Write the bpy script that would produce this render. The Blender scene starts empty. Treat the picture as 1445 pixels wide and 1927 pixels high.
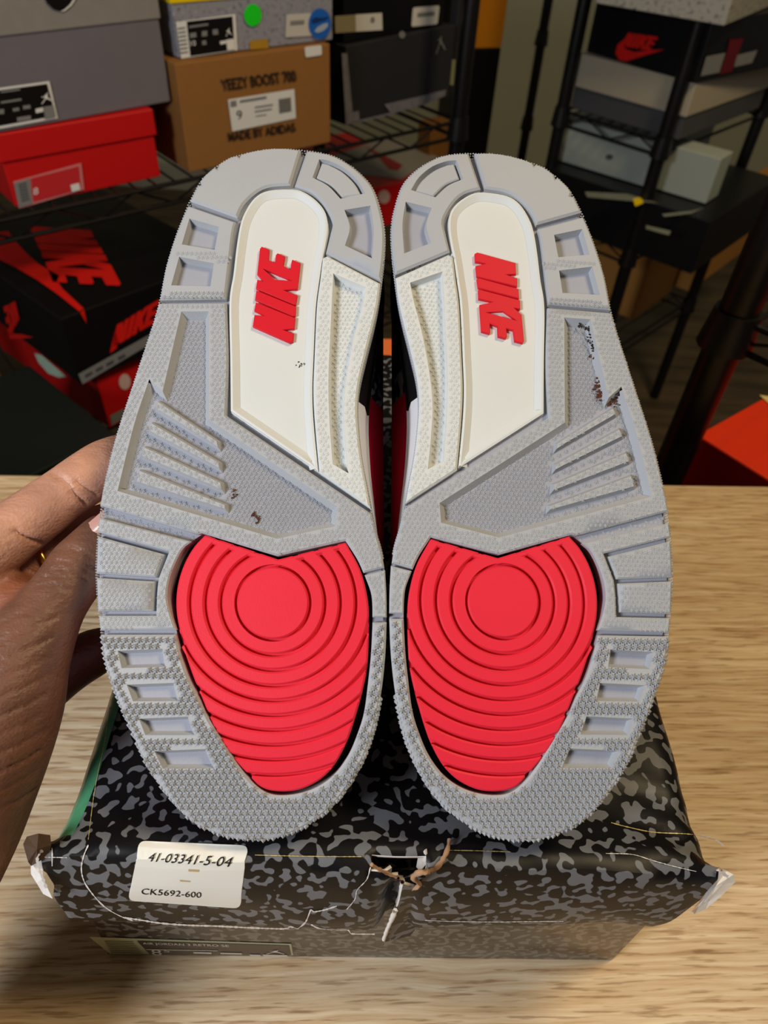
import bpy, bmesh, math, random
import numpy as np
from mathutils import Vector, Matrix
from mathutils.bvhtree import BVHTree
from mathutils.geometry import delaunay_2d_cdt
random.seed(7); rng = np.random.default_rng(7)
SC = bpy.context.scene
COL = SC.collection

# ------------------------------------------------------------------ camera
F = 1340.0; CX, CY = 722.5, 963.5            # focal length / centre in pixels of the 1445x1927 frame
ZT = 0.75                                    # table top height
CAM = np.array([0.0, 0.0, ZT + 0.405])
_vx, _vy = -87.0, 1357.0
PITCH = math.atan(F / math.hypot(_vx, _vy)); ROLL = math.atan2(-_vx, _vy)
_r = np.array([1, 0, 0.]); _u = np.array([0, math.sin(PITCH), math.cos(PITCH)])
FW = np.array([0, math.cos(PITCH), -math.sin(PITCH)])
RT = _r * math.cos(ROLL) + _u * math.sin(ROLL)
UP = _u * math.cos(ROLL) - _r * math.sin(ROLL)
cd = bpy.data.cameras.new('camera'); cam = bpy.data.objects.new('camera', cd); COL.objects.link(cam)
cam.matrix_world = Matrix(((RT[0], UP[0], -FW[0], CAM[0]), (RT[1], UP[1], -FW[1], CAM[1]),
                           (RT[2], UP[2], -FW[2], CAM[2]), (0, 0, 0, 1)))
cd.sensor_fit = 'VERTICAL'; cd.sensor_height = 36.0; cd.lens = 36.0 * F / 1927.0
cd.clip_start = 0.01; cd.clip_end = 50
cd.dof.use_dof = True; cd.dof.focus_distance = 0.28; cd.dof.aperture_fstop = 13.0
SC.camera = cam

# ------------------------------------------------------------------ world, lights, exposure
w = bpy.data.worlds.new('world'); SC.world = w; w.use_nodes = True
w.node_tree.nodes['Background'].inputs[0].default_value = (1.0, 0.90, 0.74, 1)
w.node_tree.nodes['Background'].inputs[1].default_value = 0.06

def area_light(name, loc, target, size, power, color):
    l = bpy.data.lights.new(name, 'AREA'); l.shape = 'DISK'; l.size = size; l.energy = power; l.color = color
    o = bpy.data.objects.new(name, l); COL.objects.link(o); o.location = loc
    o.rotation_euler = (Vector(target) - Vector(loc)).to_track_quat('-Z', 'Y').to_euler()
    return o
area_light('window_light', (-0.62, -0.34, 1.36), (0, 0.22, 0.95), 0.28, 7.5, (0.93, 0.96, 1.0))
area_light('ceiling_lamp', (0.75, 0.35, 2.35), (0.35, 0.6, 0.8), 0.40, 16.0, (1.0, 0.78, 0.46))
SC.view_settings.view_transform = 'Standard'; SC.view_settings.look = 'None'
SC.view_settings.exposure = 0.0; SC.view_settings.gamma = 1.0; SC.view_settings.use_curve_mapping = False

# ------------------------------------------------------------------ helpers
def ray(x, y): return FW + RT * (x - CX) / F - UP * (y - CY) / F
def at(x, y, d): return CAM + ray(x, y) * d
def onz(x, y, z):
    q = ray(x, y); return CAM + q * (z - CAM[2]) / q[2]
def onplane(x, y, P, N):
    q = ray(x, y); return CAM + q * (np.dot(np.asarray(P) - CAM, N) / np.dot(q, N))
def lin(c):
    return tuple(((v / 255.) / 12.92 if v / 255. <= .04045 else ((v / 255. + .055) / 1.055) ** 2.4) for v in c) + (1.0,)

MATS = {}
def mat(name, rgb, rough=0.55, spec=0.4, var=0.0, vscale=60.0, bump=0.0, bscale=900.0, metal=0.0, coat=0.0, sub=0.0):
    if name in MATS: return MATS[name]
    m = bpy.data.materials.new(name); m.use_nodes = True; nt = m.node_tree; b = nt.nodes['Principled BSDF']
    b.inputs['Base Color'].default_value = lin(rgb); b.inputs['Roughness'].default_value = rough
    b.inputs['Specular IOR Level'].default_value = spec; b.inputs['Metallic'].default_value = metal
    b.inputs['Coat Weight'].default_value = coat; b.inputs['Coat Roughness'].default_value = 0.12
    if sub: b.inputs['Subsurface Weight'].default_value = sub; b.inputs['Subsurface Radius'].default_value = (.004, .0015, .0008)
    if var or bump:
        tc = nt.nodes.new('ShaderNodeTexCoord')
    if var:
        n = nt.nodes.new('ShaderNodeTexNoise'); n.inputs['Scale'].default_value = vscale; n.inputs['Detail'].default_value = 5
        nt.links.new(tc.outputs['Object'], n.inputs['Vector'])
        mx = nt.nodes.new('ShaderNodeMix'); mx.data_type = 'RGBA'
        c = lin(rgb); mx.inputs[6].default_value = tuple(v * (1 - var) for v in c[:3]) + (1,)
        mx.inputs[7].default_value = tuple(min(1, v * (1 + var)) for v in c[:3]) + (1,)
        nt.links.new(n.outputs['Fac'], mx.inputs[0]); nt.links.new(mx.outputs[2], b.inputs['Base Color'])
    if bump:
        n2 = nt.nodes.new('ShaderNodeTexNoise'); n2.inputs['Scale'].default_value = bscale; n2.inputs['Detail'].default_value = 3
        nt.links.new(tc.outputs['Object'], n2.inputs['Vector'])
        bp = nt.nodes.new('ShaderNodeBump'); bp.inputs['Strength'].default_value = bump; bp.inputs['Distance'].default_value = 0.001
        nt.links.new(n2.outputs['Fac'], bp.inputs['Height']); nt.links.new(bp.outputs['Normal'], b.inputs['Normal'])
    MATS[name] = m; return m

def ramp_nodes(nt, fac, stops):
    r = nt.nodes.new('ShaderNodeValToRGB'); e = r.color_ramp.elements
    while len(e) < len(stops): e.new(0.5)
    for i, (p, c) in enumerate(stops): e[i].position = p; e[i].color = c
    nt.links.new(fac, r.inputs['Fac']); return r

def link(o, parent=None):
    COL.objects.link(o)
    if parent is not None: o.parent = parent
    return o
def mesh_obj(name, verts, faces, m, parent=None, smooth=None, kind=None):
    me = bpy.data.meshes.new(name)
    me.from_pydata([tuple(map(float, v)) for v in verts], [], [tuple(map(int, f)) for f in faces]); me.update()
    for mm in (m if isinstance(m, (list, tuple)) else [m]): me.materials.append(mm)
    if smooth is not None:
        me.polygons.foreach_set('use_smooth', [True] * len(me.polygons)); me.set_sharp_from_angle(angle=math.radians(smooth))
    o = link(bpy.data.objects.new(name, me), parent)
    if kind: o['kind'] = kind
    return o
def tag(o, label, cat, group=None, kind=None):
    o['label'] = label; o['category'] = cat
    if group: o['group'] = group
    if kind: o['kind'] = kind
    return o
def struct(o, label=None):
    o['kind'] = 'structure'
    if label: o['label'] = label; o['category'] = o.name.split('_')[0]
    return o
def empty(name, M):
    o = bpy.data.objects.new(name, None); o.empty_display_size = .02; COL.objects.link(o)
    o.matrix_world = M; return o
def frame_matrix(O, ex, ey, ez):
    return Matrix(((ex[0], ey[0], ez[0], O[0]), (ex[1], ey[1], ez[1], O[1]), (ex[2], ey[2], ez[2], O[2]), (0, 0, 0, 1)))
def to_local(M, pts):
    A = np.array(M.inverted()); P = np.asarray(pts, float).reshape(-1, 3)
    return P @ A[:3, :3].T + A[:3, 3]

class MB:
    """collects boxes and tubes into one mesh"""
    def __init__(s): s.v = []; s.f = []
    def add(s, V, Fc):
        b = len(s.v); s.v += [tuple(p) for p in V]; s.f += [tuple(i + b for i in f) for f in Fc]; return s
    def box(s, lo, hi, bev=0.0):
        bm = bmesh.new(); bmesh.ops.create_cube(bm, size=1.0)
        lo = np.array(lo, float); hi = np.array(hi, float)
        for v in bm.verts: v.co = Vector((lo + hi) / 2 + np.array(v.co) * (hi - lo))
        if bev: bmesh.ops.bevel(bm, geom=bm.edges[:], offset=bev, segments=2, affect='EDGES', profile=.5)
        bm.verts.index_update()
        s.add([v.co[:] for v in bm.verts], [[v.index for v in f.verts] for f in bm.faces]); bm.free(); return s
    def tube(s, pts, rad, n=8, cap=True):
        P = [np.array(p, float) for p in pts]; R = rad if hasattr(rad, '__len__') else [rad] * len(P)
        rings = []; prev = None
        for i, p in enumerate(P):
            t = P[min(i + 1, len(P) - 1)] - P[max(i - 1, 0)]; t = t / (np.linalg.norm(t) + 1e-12)
            a = prev if prev is not None else (np.array([0, 0, 1.]) if abs(t[2]) < .9 else np.array([1., 0, 0]))
            a = a - t * (a @ t); a /= np.linalg.norm(a); prev = a; b = np.cross(t, a)
            rings.append([p + (a * math.cos(2 * math.pi * k / n) + b * math.sin(2 * math.pi * k / n)) * R[i] for k in range(n)])
        V = [q for r in rings for q in r]; Fc = []
        for i in range(len(P) - 1):
            for k in range(n):
                Fc.append((i * n + k, i * n + (k + 1) % n, (i + 1) * n + (k + 1) % n, (i + 1) * n + k))
        if cap: Fc += [tuple(range(n))[::-1], tuple(range((len(P) - 1) * n, len(P) * n))]
        return s.add(V, Fc)
    def build(s, name, m, parent=None, smooth=None, M=None, kind=None):
        V = to_local(M, s.v) if M is not None else s.v
        return mesh_obj(name, V, s.f, m, parent, smooth, kind)

# ---- 2-D polygon tools
def path(pts, step=6.0, closed=True):
    """Catmull-Rom through pts; a point with a third item is a hard corner"""
    n = len(pts); out = []
    P = [np.array(p[:2], float) for p in pts]; hard = [len(p) > 2 for p in pts]
    for i in range(n if closed else n - 1):
        p1, p2 = P[i], P[(i + 1) % n]
        p0 = p1 - (p2 - p1) if hard[i] or (not closed and i == 0) else P[i - 1]
        p3 = p2 + (p2 - p1) if hard[(i + 1) % n] or (not closed and i == n - 2) else P[(i + 2) % n]
        L = np.linalg.norm(p2 - p1); k = max(1, int(L / step))
        if hard[i] and hard[(i + 1) % n]: k = max(1, int(L / 25))
        for j in range(k):
            t = j / k
            out.append(.5 * ((2 * p1) + (-p0 + p2) * t + (2 * p0 - 5 * p1 + 4 * p2 - p3) * t * t + (-p0 + 3 * p1 - 3 * p2 + p3) * t ** 3))
    if not closed: out.append(P[-1])
    return np.array(out)
def C(*pts): return [(x, y, 1) for x, y in pts]
def area2(P): return 0.5 * np.sum(P[:, 0] * np.roll(P[:, 1], -1) - np.roll(P[:, 0], -1) * P[:, 1])
def ccw(P): P = np.asarray(P, float); return P if area2(P) > 0 else P[::-1].copy()
def inset(P, d):
    """P counter-clockwise, positive d moves inward"""
    e = np.roll(P, -1, 0) - P; L = np.linalg.norm(e, axis=1, keepdims=True); L[L < 1e-12] = 1e-12; e = e / L
    n = np.stack([-e[:, 1], e[:, 0]], 1); m = n + np.roll(n, 1, 0)
    l2 = np.sum(m * m, 1, keepdims=True); m = m * (2 / np.maximum(l2, 1.1)); return P + m * d
def inside(P, Q):
    x, y = Q[:, 0], Q[:, 1]; r = np.zeros(len(Q), bool); n = len(P); j = n - 1
    for i in range(n):
        yi, yj, xi, xj = P[i, 1], P[j, 1], P[i, 0], P[j, 0]
        if yi != yj:
            r ^= ((yi > y) != (yj > y)) & (x < (xj - xi) * (y - yi) / (yj - yi) + xi)
        j = i
    return r
def edge_dist(P, Q):
    A = P; B = np.roll(P, -1, 0); best = np.full(len(Q), 1e9)
    for a, b in zip(A, B):
        d = b - a; t = np.clip(((Q - a) @ d) / (d @ d + 1e-15), 0, 1)
        best = np.minimum(best, np.linalg.norm(Q - (a + t[:, None] * d), axis=1))
    return best
def fill(outer, holes, grid):
    """triangles filling outer minus holes; returns points (first the loops in order), triangles, boundary index lists"""
    loops = [outer] + holes; pts = []; edges = []; idx = []
    for L in loops:
        b = len(pts); pts += [tuple(p) for p in L]; n = len(L); idx.append(list(range(b, b + n)))
        edges += [(b + i, b + (i + 1) % n) for i in range(n)]
    if grid:
        lo, hi = outer.min(0), outer.max(0)
        gx, gy = np.meshgrid(np.arange(lo[0] + grid * .5, hi[0], grid), np.arange(lo[1] + grid * .5, hi[1], grid))
        G = np.stack([gx.ravel(), gy.ravel()], 1)
        if len(G):
            k = inside(outer, G) & (edge_dist(outer, G) > grid * .35)
            for h in holes: k &= ~inside(h, G) & (edge_dist(h, G) > grid * .35)
            pts += [tuple(p) for p in G[k]]
    ctr = np.mean(np.array(pts), 0); sc = np.max(np.ptp(np.array(pts), axis=0)) / 10 + 1e-12
    res = delaunay_2d_cdt([Vector((np.array(p) - ctr) / sc) for p in pts], edges, [], 0, 1e-7)
    V = np.array([v[:] for v in res[0]]) * sc + ctr; T = [tuple(f) for f in res[2]]
    omap = {}
    for newi, olds in enumerate(res[3]):
        for o_ in olds: omap[o_] = newi
    cen = np.array([V[list(t)].mean(0) for t in T]); k = inside(outer, cen)
    for h in holes: k &= ~inside(h, cen)
    T = [t for t, kk in zip(T, k) if kk]
    return V, T, [[omap[i] for i in L] for L in idx]

def text_mesh(s, shear=0.0, bold=0.0):
    cu = bpy.data.curves.new('t', 'FONT'); cu.body = s; cu.size = 1.0; cu.offset = bold; cu.shear = shear; cu.resolution_u = 3
    o = bpy.data.objects.new('t', cu); COL.objects.link(o); dg = bpy.context.evaluated_depsgraph_get()
    me = bpy.data.meshes.new_from_object(o.evaluated_get(dg))
    V = np.array([v.co[:2] for v in me.vertices]); Fc = [tuple(p.vertices) for p in me.polygons]
    bpy.data.objects.remove(o); bpy.data.curves.remove(cu); bpy.data.meshes.remove(me)
    V[:, 0] -= V[:, 0].min(); V[:, 1] -= V[:, 1].min(); V[:, 0] /= V[:, 0].max(); V[:, 1] /= V[:, 1].max()
    return V, Fc                                        # normalised to the unit square
def homography(src, dst):
    A = []
    for (x, y), (X, Y) in zip(src, dst):
        A.append([x, y, 1, 0, 0, 0, -X * x, -X * y, -X]); A.append([0, 0, 0, x, y, 1, -Y * x, -Y * y, -Y])
    A = np.array(A, float); sc = np.abs(A).max(0); sc[sc == 0] = 1
    _, _, vt = np.linalg.svd(A / sc); H = (vt[-1] / sc).reshape(3, 3); return H / H[2, 2]
def hmap(H, P):
    P = np.asarray(P, float); q = np.c_[P, np.ones(len(P))] @ H.T; return q[:, :2] / q[:, 2:]
def fit_h(src, dst):
    """least squares homography with normalisation"""
    s = np.array(src, float); d = np.array(dst, float); ms, md = s.mean(0), d.mean(0); ss, sd = s.std(), d.std()
    H = homography((s - ms) / ss, (d - md) / sd)
    S = np.array([[1 / ss, 0, -ms[0] / ss], [0, 1 / ss, -ms[1] / ss], [0, 0, 1]])
    D = np.array([[sd, 0, md[0]], [0, sd, md[1]], [0, 0, 1]]); H = D @ H @ S; return H / H[2, 2]

UNIT = [(0, 0), (1, 0), (1, 1), (0, 1)]
class Face:
    """a flat face in the world, addressed by the photograph's pixels or by 0..1 fractions"""
    def __init__(s, P, N, off=.0004):
        s.P = np.array(P, float); s.N = np.array(N, float) / np.linalg.norm(N)
        if s.N @ (CAM - s.P) < 0: s.N = -s.N
        s.off = off
    def w(s, pts, lift=1.0): return np.array([onplane(x, y, s.P, s.N) + s.N * s.off * lift for x, y in pts])
def decal(face, name, pts, m, parent, lift=1.0, holes=(), grid=0):
    M = parent.matrix_world; V, T, _ = fill(ccw(np.array(pts, float)), [ccw(np.array(h, float)) for h in holes], grid)
    return mesh_obj(name, to_local(M, face.w(V, lift)), [t if True else t for t in T], m, parent)
def decal_text(face, name, s, quad, m, parent, lift=2.0, shear=0.0, bold=0.0):
    """text stretched into a pixel quad given as bottom-left, bottom-right, top-right, top-left"""
    V, Fc = text_mesh(s, shear, bold); return mesh_obj(name, to_local(parent.matrix_world, face.w(hmap(homography(UNIT, quad), V), lift)), Fc, m, parent)

# ------------------------------------------------------------------ materials
def wood_material():
    m = bpy.data.materials.new('oak_laminate'); m.use_nodes = True; nt = m.node_tree; b = nt.nodes['Principled BSDF']
    tc = nt.nodes.new('ShaderNodeTexCoord'); mp = nt.nodes.new('ShaderNodeMapping'); mp.inputs['Scale'].default_value = (12, 300, 12)
    mp.inputs['Rotation'].default_value = (0, 0, math.radians(3)); nt.links.new(tc.outputs['Object'], mp.inputs['Vector'])
    wn = nt.nodes.new('ShaderNodeTexNoise'); wn.inputs['Scale'].default_value = 12; wn.inputs['Detail'].default_value = 2
    nt.links.new(tc.outputs['Object'], wn.inputs['Vector'])
    ad = nt.nodes.new('ShaderNodeVectorMath'); ad.operation = 'MULTIPLY_ADD'; ad.inputs[1].default_value = (0, 2.6, 0)
    nt.links.new(wn.outputs['Color'], ad.inputs[0]); nt.links.new(mp.outputs[0], ad.inputs[2])
    n = nt.nodes.new('ShaderNodeTexNoise'); n.inputs['Scale'].default_value = 1.0; n.inputs['Detail'].default_value = 6; n.inputs['Roughness'].default_value = .62
    nt.links.new(ad.outputs[0], n.inputs['Vector'])
    r = ramp_nodes(nt, n.outputs['Fac'], [(.30, lin((176, 142, 104))), (.42, lin((208, 178, 140))), (.52, lin((222, 197, 162))), (.66, lin((238, 219, 188)))])
    mp2 = nt.nodes.new('ShaderNodeMapping'); mp2.inputs['Scale'].default_value = (2.2, 16, 5); nt.links.new(tc.outputs['Object'], mp2.inputs['Vector'])
    n2 = nt.nodes.new('ShaderNodeTexNoise'); n2.inputs['Scale'].default_value = 1.0; n2.inputs['Detail'].default_value = 3; nt.links.new(mp2.outputs[0], n2.inputs['Vector'])
    r2 = ramp_nodes(nt, n2.outputs['Fac'], [(.34, (.82, .77, .70, 1)), (.66, (1.04, 1.03, 1.02, 1))])
    mx = nt.nodes.new('ShaderNodeMix'); mx.data_type = 'RGBA'; mx.blend_type = 'MULTIPLY'; mx.inputs[0].default_value = 1
    nt.links.new(r.outputs[0], mx.inputs[6]); nt.links.new(r2.outputs[0], mx.inputs[7]); nt.links.new(mx.outputs[2], b.inputs['Base Color'])
    mp3 = nt.nodes.new('ShaderNodeMapping'); mp3.inputs['Scale'].default_value = (45, 620, 45); mp3.inputs['Rotation'].default_value = (0, 0, math.radians(5)); nt.links.new(tc.outputs['Object'], mp3.inputs['Vector'])
    n3 = nt.nodes.new('ShaderNodeTexNoise'); n3.inputs['Scale'].default_value = 1.0; n3.inputs['Detail'].default_value = 3; nt.links.new(mp3.outputs[0], n3.inputs['Vector'])
    r3 = ramp_nodes(nt, n3.outputs['Fac'], [(.34, (.52, .43, .35, 1)), (.45, (1, 1, 1, 1))])
    mx3 = nt.nodes.new('ShaderNodeMix'); mx3.data_type = 'RGBA'; mx3.blend_type = 'MULTIPLY'; mx3.inputs[0].default_value = .8
    nt.links.new(mx.outputs[2], mx3.inputs[6]); nt.links.new(r3.outputs[0], mx3.inputs[7]); nt.links.new(mx3.outputs[2], b.inputs['Base Color'])
    bp = nt.nodes.new('ShaderNodeBump'); bp.inputs['Strength'].default_value = .35; bp.inputs['Distance'].default_value = .0006
    nt.links.new(n.outputs['Fac'], bp.inputs['Height']); nt.links.new(bp.outputs[0], b.inputs['Normal'])
    b.inputs['Roughness'].default_value = .5; b.inputs['Specular IOR Level'].default_value = .3
    return m
def elephant_material(name, scale=150.0, dark=(22, 21, 23), light=(122, 124, 128), rough=.3, spec=.5, stretch=(1, 1, 1)):
    m = bpy.data.materials.new(name); m.use_nodes = True; nt = m.node_tree; b = nt.nodes['Principled BSDF']
    tc = nt.nodes.new('ShaderNodeTexCoord'); n = nt.nodes.new('ShaderNodeTexNoise'); n.inputs['Scale'].default_value = scale * .55; n.inputs['Detail'].default_value = 1.5
    mp = nt.nodes.new('ShaderNodeMapping'); mp.inputs['Scale'].default_value = stretch
    nt.links.new(tc.outputs['Object'], mp.inputs['Vector']); nt.links.new(mp.outputs[0], n.inputs['Vector'])
    s = nt.nodes.new('ShaderNodeVectorMath'); s.operation = 'SUBTRACT'; s.inputs[1].default_value = (.5, .5, .5); nt.links.new(n.outputs['Color'], s.inputs[0])
    a = nt.nodes.new('ShaderNodeVectorMath'); a.operation = 'MULTIPLY_ADD'; a.inputs[1].default_value = (.8 / scale,) * 3
    nt.links.new(s.outputs[0], a.inputs[0]); nt.links.new(mp.outputs[0], a.inputs[2])
    v = nt.nodes.new('ShaderNodeTexNoise'); v.inputs['Scale'].default_value = scale * 1.28; v.inputs['Detail'].default_value = .25; v.inputs['Roughness'].default_value = .35; v.inputs['Distortion'].default_value = .15
    nt.links.new(a.outputs[0], v.inputs['Vector'])
    sc_ = nt.nodes.new('ShaderNodeMath'); sc_.operation = 'MULTIPLY_ADD'; sc_.inputs[1].default_value = -42; sc_.inputs[2].default_value = 42 * .552 + .5; sc_.use_clamp = True
    nt.links.new(v.outputs['Fac'], sc_.inputs[0])
    mx = nt.nodes.new('ShaderNodeMix'); mx.data_type = 'RGBA'; mx.inputs[6].default_value = lin(light); mx.inputs[7].default_value = lin(dark)
    nt.links.new(sc_.outputs[0], mx.inputs[0]); nt.links.new(mx.outputs[2], b.inputs['Base Color'])
    b.inputs['Roughness'].default_value = rough; b.inputs['Specular IOR Level'].default_value = spec
    return m
def speckle_material(name, base, dark, light, scale=260.0):
    m = bpy.data.materials.new(name); m.use_nodes = True; nt = m.node_tree; b = nt.nodes['Principled BSDF']
    tc = nt.nodes.new('ShaderNodeTexCoord'); n = nt.nodes.new('ShaderNodeTexNoise'); n.inputs['Scale'].default_value = scale; n.inputs['Detail'].default_value = 4
    nt.links.new(tc.outputs['Object'], n.inputs['Vector'])
    r = ramp_nodes(nt, n.outputs['Fac'], [(.30, lin(dark)), (.45, lin(base)), (.62, lin(base)), (.74, lin(light))])
    nt.links.new(r.outputs[0], b.inputs['Base Color']); b.inputs['Roughness'].default_value = .6
    return m
WOOD = wood_material()
ELE = elephant_material('elephant_print_card', 205.0, dark=(17, 16, 18), light=(108, 110, 115), rough=.42, spec=.2)
ELE_S = elephant_material('elephant_print_leather', 170.0, dark=(16, 14, 16), light=(120, 118, 124), rough=.5)
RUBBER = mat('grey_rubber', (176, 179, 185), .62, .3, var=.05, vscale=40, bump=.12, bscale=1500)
RUBBER_SHADE = mat('grey_rubber_recess_shade', (160, 162, 174), .62, .3, var=.05, vscale=60, bump=.1, bscale=1500)  # same rubber as the treads, recess shade put into the colour
CREAM = mat('off_white_rubber', (216, 219, 219), .55, .3, var=.05, vscale=26, bump=.05, bscale=900)
RED_R = mat('red_rubber', (234, 42, 64), .5, .3, var=.05, vscale=30, bump=.06, bscale=1500)
RED_L = mat('red_letter_rubber', (218, 26, 44), .5, .3)
GAP_SHADE = mat('foam_gap_shade', (34, 22, 22), .8, .2)  # foam plate coloured dark, shade of the deep pad gap painted in
WHITE_MID = mat('white_midsole', (226, 226, 232), .5, .35)
BLACK_L = mat('black_leather', (14, 13, 15), .45, .35)
RED_SUEDE = mat('red_suede', (172, 12, 40), .9, .15, var=.15, vscale=300)
DIRT = mat('brown_dirt', (92, 58, 42), .9, .1, var=.4, vscale=700)
DIRT2 = mat('dark_dirt', (50, 46, 46), .9, .1, var=.4, vscale=700)
BLACK_M = mat('black_coated_steel', (10, 10, 11), .38, .45)
CHROME = mat('worn_steel', (150, 150, 140), .25, .5, metal=1.0)

# ------------------------------------------------------------------ room shell
FLOOR_M = bpy.data.materials.new('dark_laminate_floor'); FLOOR_M.use_nodes = True
def _floor():
    nt = FLOOR_M.node_tree; b = nt.nodes['Principled BSDF']; tc = nt.nodes.new('ShaderNodeTexCoord'); mp = nt.nodes.new('ShaderNodeMapping')
    mp.inputs['Rotation'].default_value = (0, 0, math.radians(28)); mp.inputs['Scale'].default_value = (3, 26, 3); nt.links.new(tc.outputs['Object'], mp.inputs[0])
    n = nt.nodes.new('ShaderNodeTexNoise'); n.inputs['Scale'].default_value = 1; n.inputs['Detail'].default_value = 5; nt.links.new(mp.outputs[0], n.inputs['Vector'])
    r = ramp_nodes(nt, n.outputs['Fac'], [(.3, lin((62, 50, 36))), (.7, lin((104, 88, 66)))]); nt.links.new(r.outputs[0], b.inputs['Base Color']); b.inputs['Roughness'].default_value = .5
_floor()
struct(mesh_obj('floor', *(lambda b: (b.v, b.f))(MB().box((-2.6, -1.6, -.05), (2.8, 3.2, 0))), FLOOR_M), 'dark brown wood laminate floor under the shelving')
WALL_M = mat('pale_green_wall_paint', (186, 190, 168), .85, .2, var=.05, vscale=5)
struct(mesh_obj('wall_back', *(lambda b: (b.v, b.f))(MB().box((-2.6, 3.0, 0), (2.8, 3.1, 2.6))), WALL_M), 'pale grey green painted wall behind the shelves')
struct(mesh_obj('baseboard_back', *(lambda b: (b.v, b.f))(MB().box((-2.6, 2.98, 0), (2.8, 3.0, .1), .003)), mat('baseboard_white', (170, 168, 155), .6)), 'white painted baseboard along the back wall')

# ------------------------------------------------------------------ table
tL, tR = onz(0, 893, ZT), onz(1445, 915, ZT)
tdir = (tR - tL) / np.linalg.norm(tR - tL); tn = np.array([tdir[1], -tdir[0], 0])
tm = (tL + tR) / 2
TM = frame_matrix((tm[0], tm[1], ZT), tdir, -tn, (0, 0, 1))
tab = empty('table', frame_matrix((tm[0], tm[1], 0), tdir, -tn, (0, 0, 1)))
tag(tab, 'light oak laminate table carrying the shoe box', 'table')
mesh_obj('tabletop', *(lambda b: (b.v, b.f))(MB().box((-.62, -.72, ZT - .028), (.336, 0, ZT), .0015)), WOOD, tab)
for sx in (-.57, .29):
    for y0 in (-.68, -.06):
        mesh_obj('leg', *(lambda b: (b.v, b.f))(MB().box((sx - .02, y0 - .02, 0), (sx + .02, y0 + .02, ZT - .028), .002)), BLACK_M, tab)

# ------------------------------------------------------------------ shoe box under the shoes (frame first, it carries everything)
ZL = ZT + .139                                               # crest of the lid
_a, _b = onz(75, 1605, ZL), onz(1372, 1640, ZL)
BX = (_b - _a) / np.linalg.norm(_b - _a); BY = np.array([-BX[1], BX[0], 0]); BW = float(np.linalg.norm(_b - _a)); BL = .335
BM = frame_matrix((_a[0], _a[1], ZT), BX, BY, (0, 0, 1))
def box_local(P): return to_local(BM, P)

# ------------------------------------------------------------------ sneakers, soles towards the camera
_hl = np.array([0, 0, ZL + .012])
DT = float((onz(722, 1585, ZL + .021) - CAM) @ FW); DH = .287
_T = at(722, 1585, DT); _H = at(722, 280, DH)
SV = (_H - _T); SLEN = float(np.linalg.norm(SV)); SV = SV / SLEN
SU = RT - SV * (RT @ SV); SU /= np.linalg.norm(SU); SN = np.cross(SU, SV)
if SN @ (CAM - _T) < 0: SN = -SN
def bend(v):
    v = np.asarray(v, float)
    return -.011 * np.clip((.06 - v) / .06, 0, 2) ** 2 - .004 * np.clip((v - (SLEN - .045)) / .045, 0, 2) ** 2
def px_to_uv(P, O, z=0.0):
    out = []
    for x, y in P:
        q = ray(x, y); h = z
        for _ in range(4):
            t = ((O + SN * h - CAM) @ SN) / (q @ SN); W = CAM + q * t - O; v = W @ SV; h = z + float(bend(v))
        out.append((W @ SU, v))
    return np.array(out)

# homography: left-shoe pixel -> right-shoe pixel
_cor = [((573, 281), (884, 284)), ((549, 349), (907.8, 355.5)), ((354.8, 382), (1097, 405)), ((445, 414), (1011, 425.5)), ((299.7, 566), (1148, 580)),
        ((424, 564), (1031, 577)), ((412, 427), (1041.6, 443)), ((356, 411), (1094, 432)), ((697, 387), (761.4, 379.4)), ((699.6, 486), (758, 478)), ((717, 530), (741, 518)),
        ((513, 1134.6), (952.8, 1128.6)), ((521.3, 1046), (942.8, 1042)), ((381, 1003), (1077, 1006)), ((650, 1018), (816, 1010)), ((332.6, 1187), (1131.5, 1187)),
        ((190, 1188), (1260, 1189)), ((700, 1165), (768, 1155)), ((184, 1003), (1260, 1014)), ((387, 1409.5), (1076.6, 1412.6)), ((289.7, 1413.7), (1162, 1412.6)),
        ((306, 1447), (1142.5, 1447.4)), ((403, 1446.7), (1054, 1445.5)), ((478, 1582), (972, 1585)), ((393, 586), (1065, 599)), ((341, 586), (1115, 601)),
        ((393, 789), (1065, 796)), ((634, 953), (830.5, 947.6)), ((221, 924), (1227.8, 932)), ((727, 1191), (731, 1185)), ((724, 438), (731, 430))]
HR = fit_h([c[0] for c in _cor], [c[1] for c in _cor])

OUTLINE = path([(572.9, 280.7), (534.7, 277.5), (502.9, 278.5), (471, 283.9), (432.8, 294.4), (410.5, 307.8), (385, 328.4), (372.3, 346), (354.8, 379.4), (343.7, 406.4),
    (327.8, 447.8), (311.8, 502), (299, 566), (286.4, 610), (271, 657), (251.7, 715), (218.8, 815.8), (197.4, 901), (186.5, 970.8), (182.5, 1010), (179.5, 1060), (180.5, 1108.5),
    (184.5, 1152.7), (189.5, 1195), (195.5, 1238), (207, 1275), (219, 1310), (236, 1352), (255, 1395), (270, 1430), (298, 1474.6), (337, 1523), (366, 1549), (399, 1565), (435.8, 1577),
    (478.4, 1581), (513, 1578), (552, 1566), (590.8, 1544), (625.7, 1515), (656, 1477), (683, 1428), (702, 1374), (716, 1308), (723.8, 1238), (726.8, 1191.6), (727, 1152.7),
    (725.5, 1088), (718, 1038), (707, 1000), (700, 965), (691, 918), (681.5, 871), (675, 819), (672, 767.5), (676, 721), (689, 663.8), (702, 612), (711, 570), (716.8, 530.6),
    (722.5, 482.9), (724, 438), (717.8, 400), (703.4, 355.5), (681, 326.9), (652.5, 304.6), (623.8, 290), (592, 283)], 9)
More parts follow.
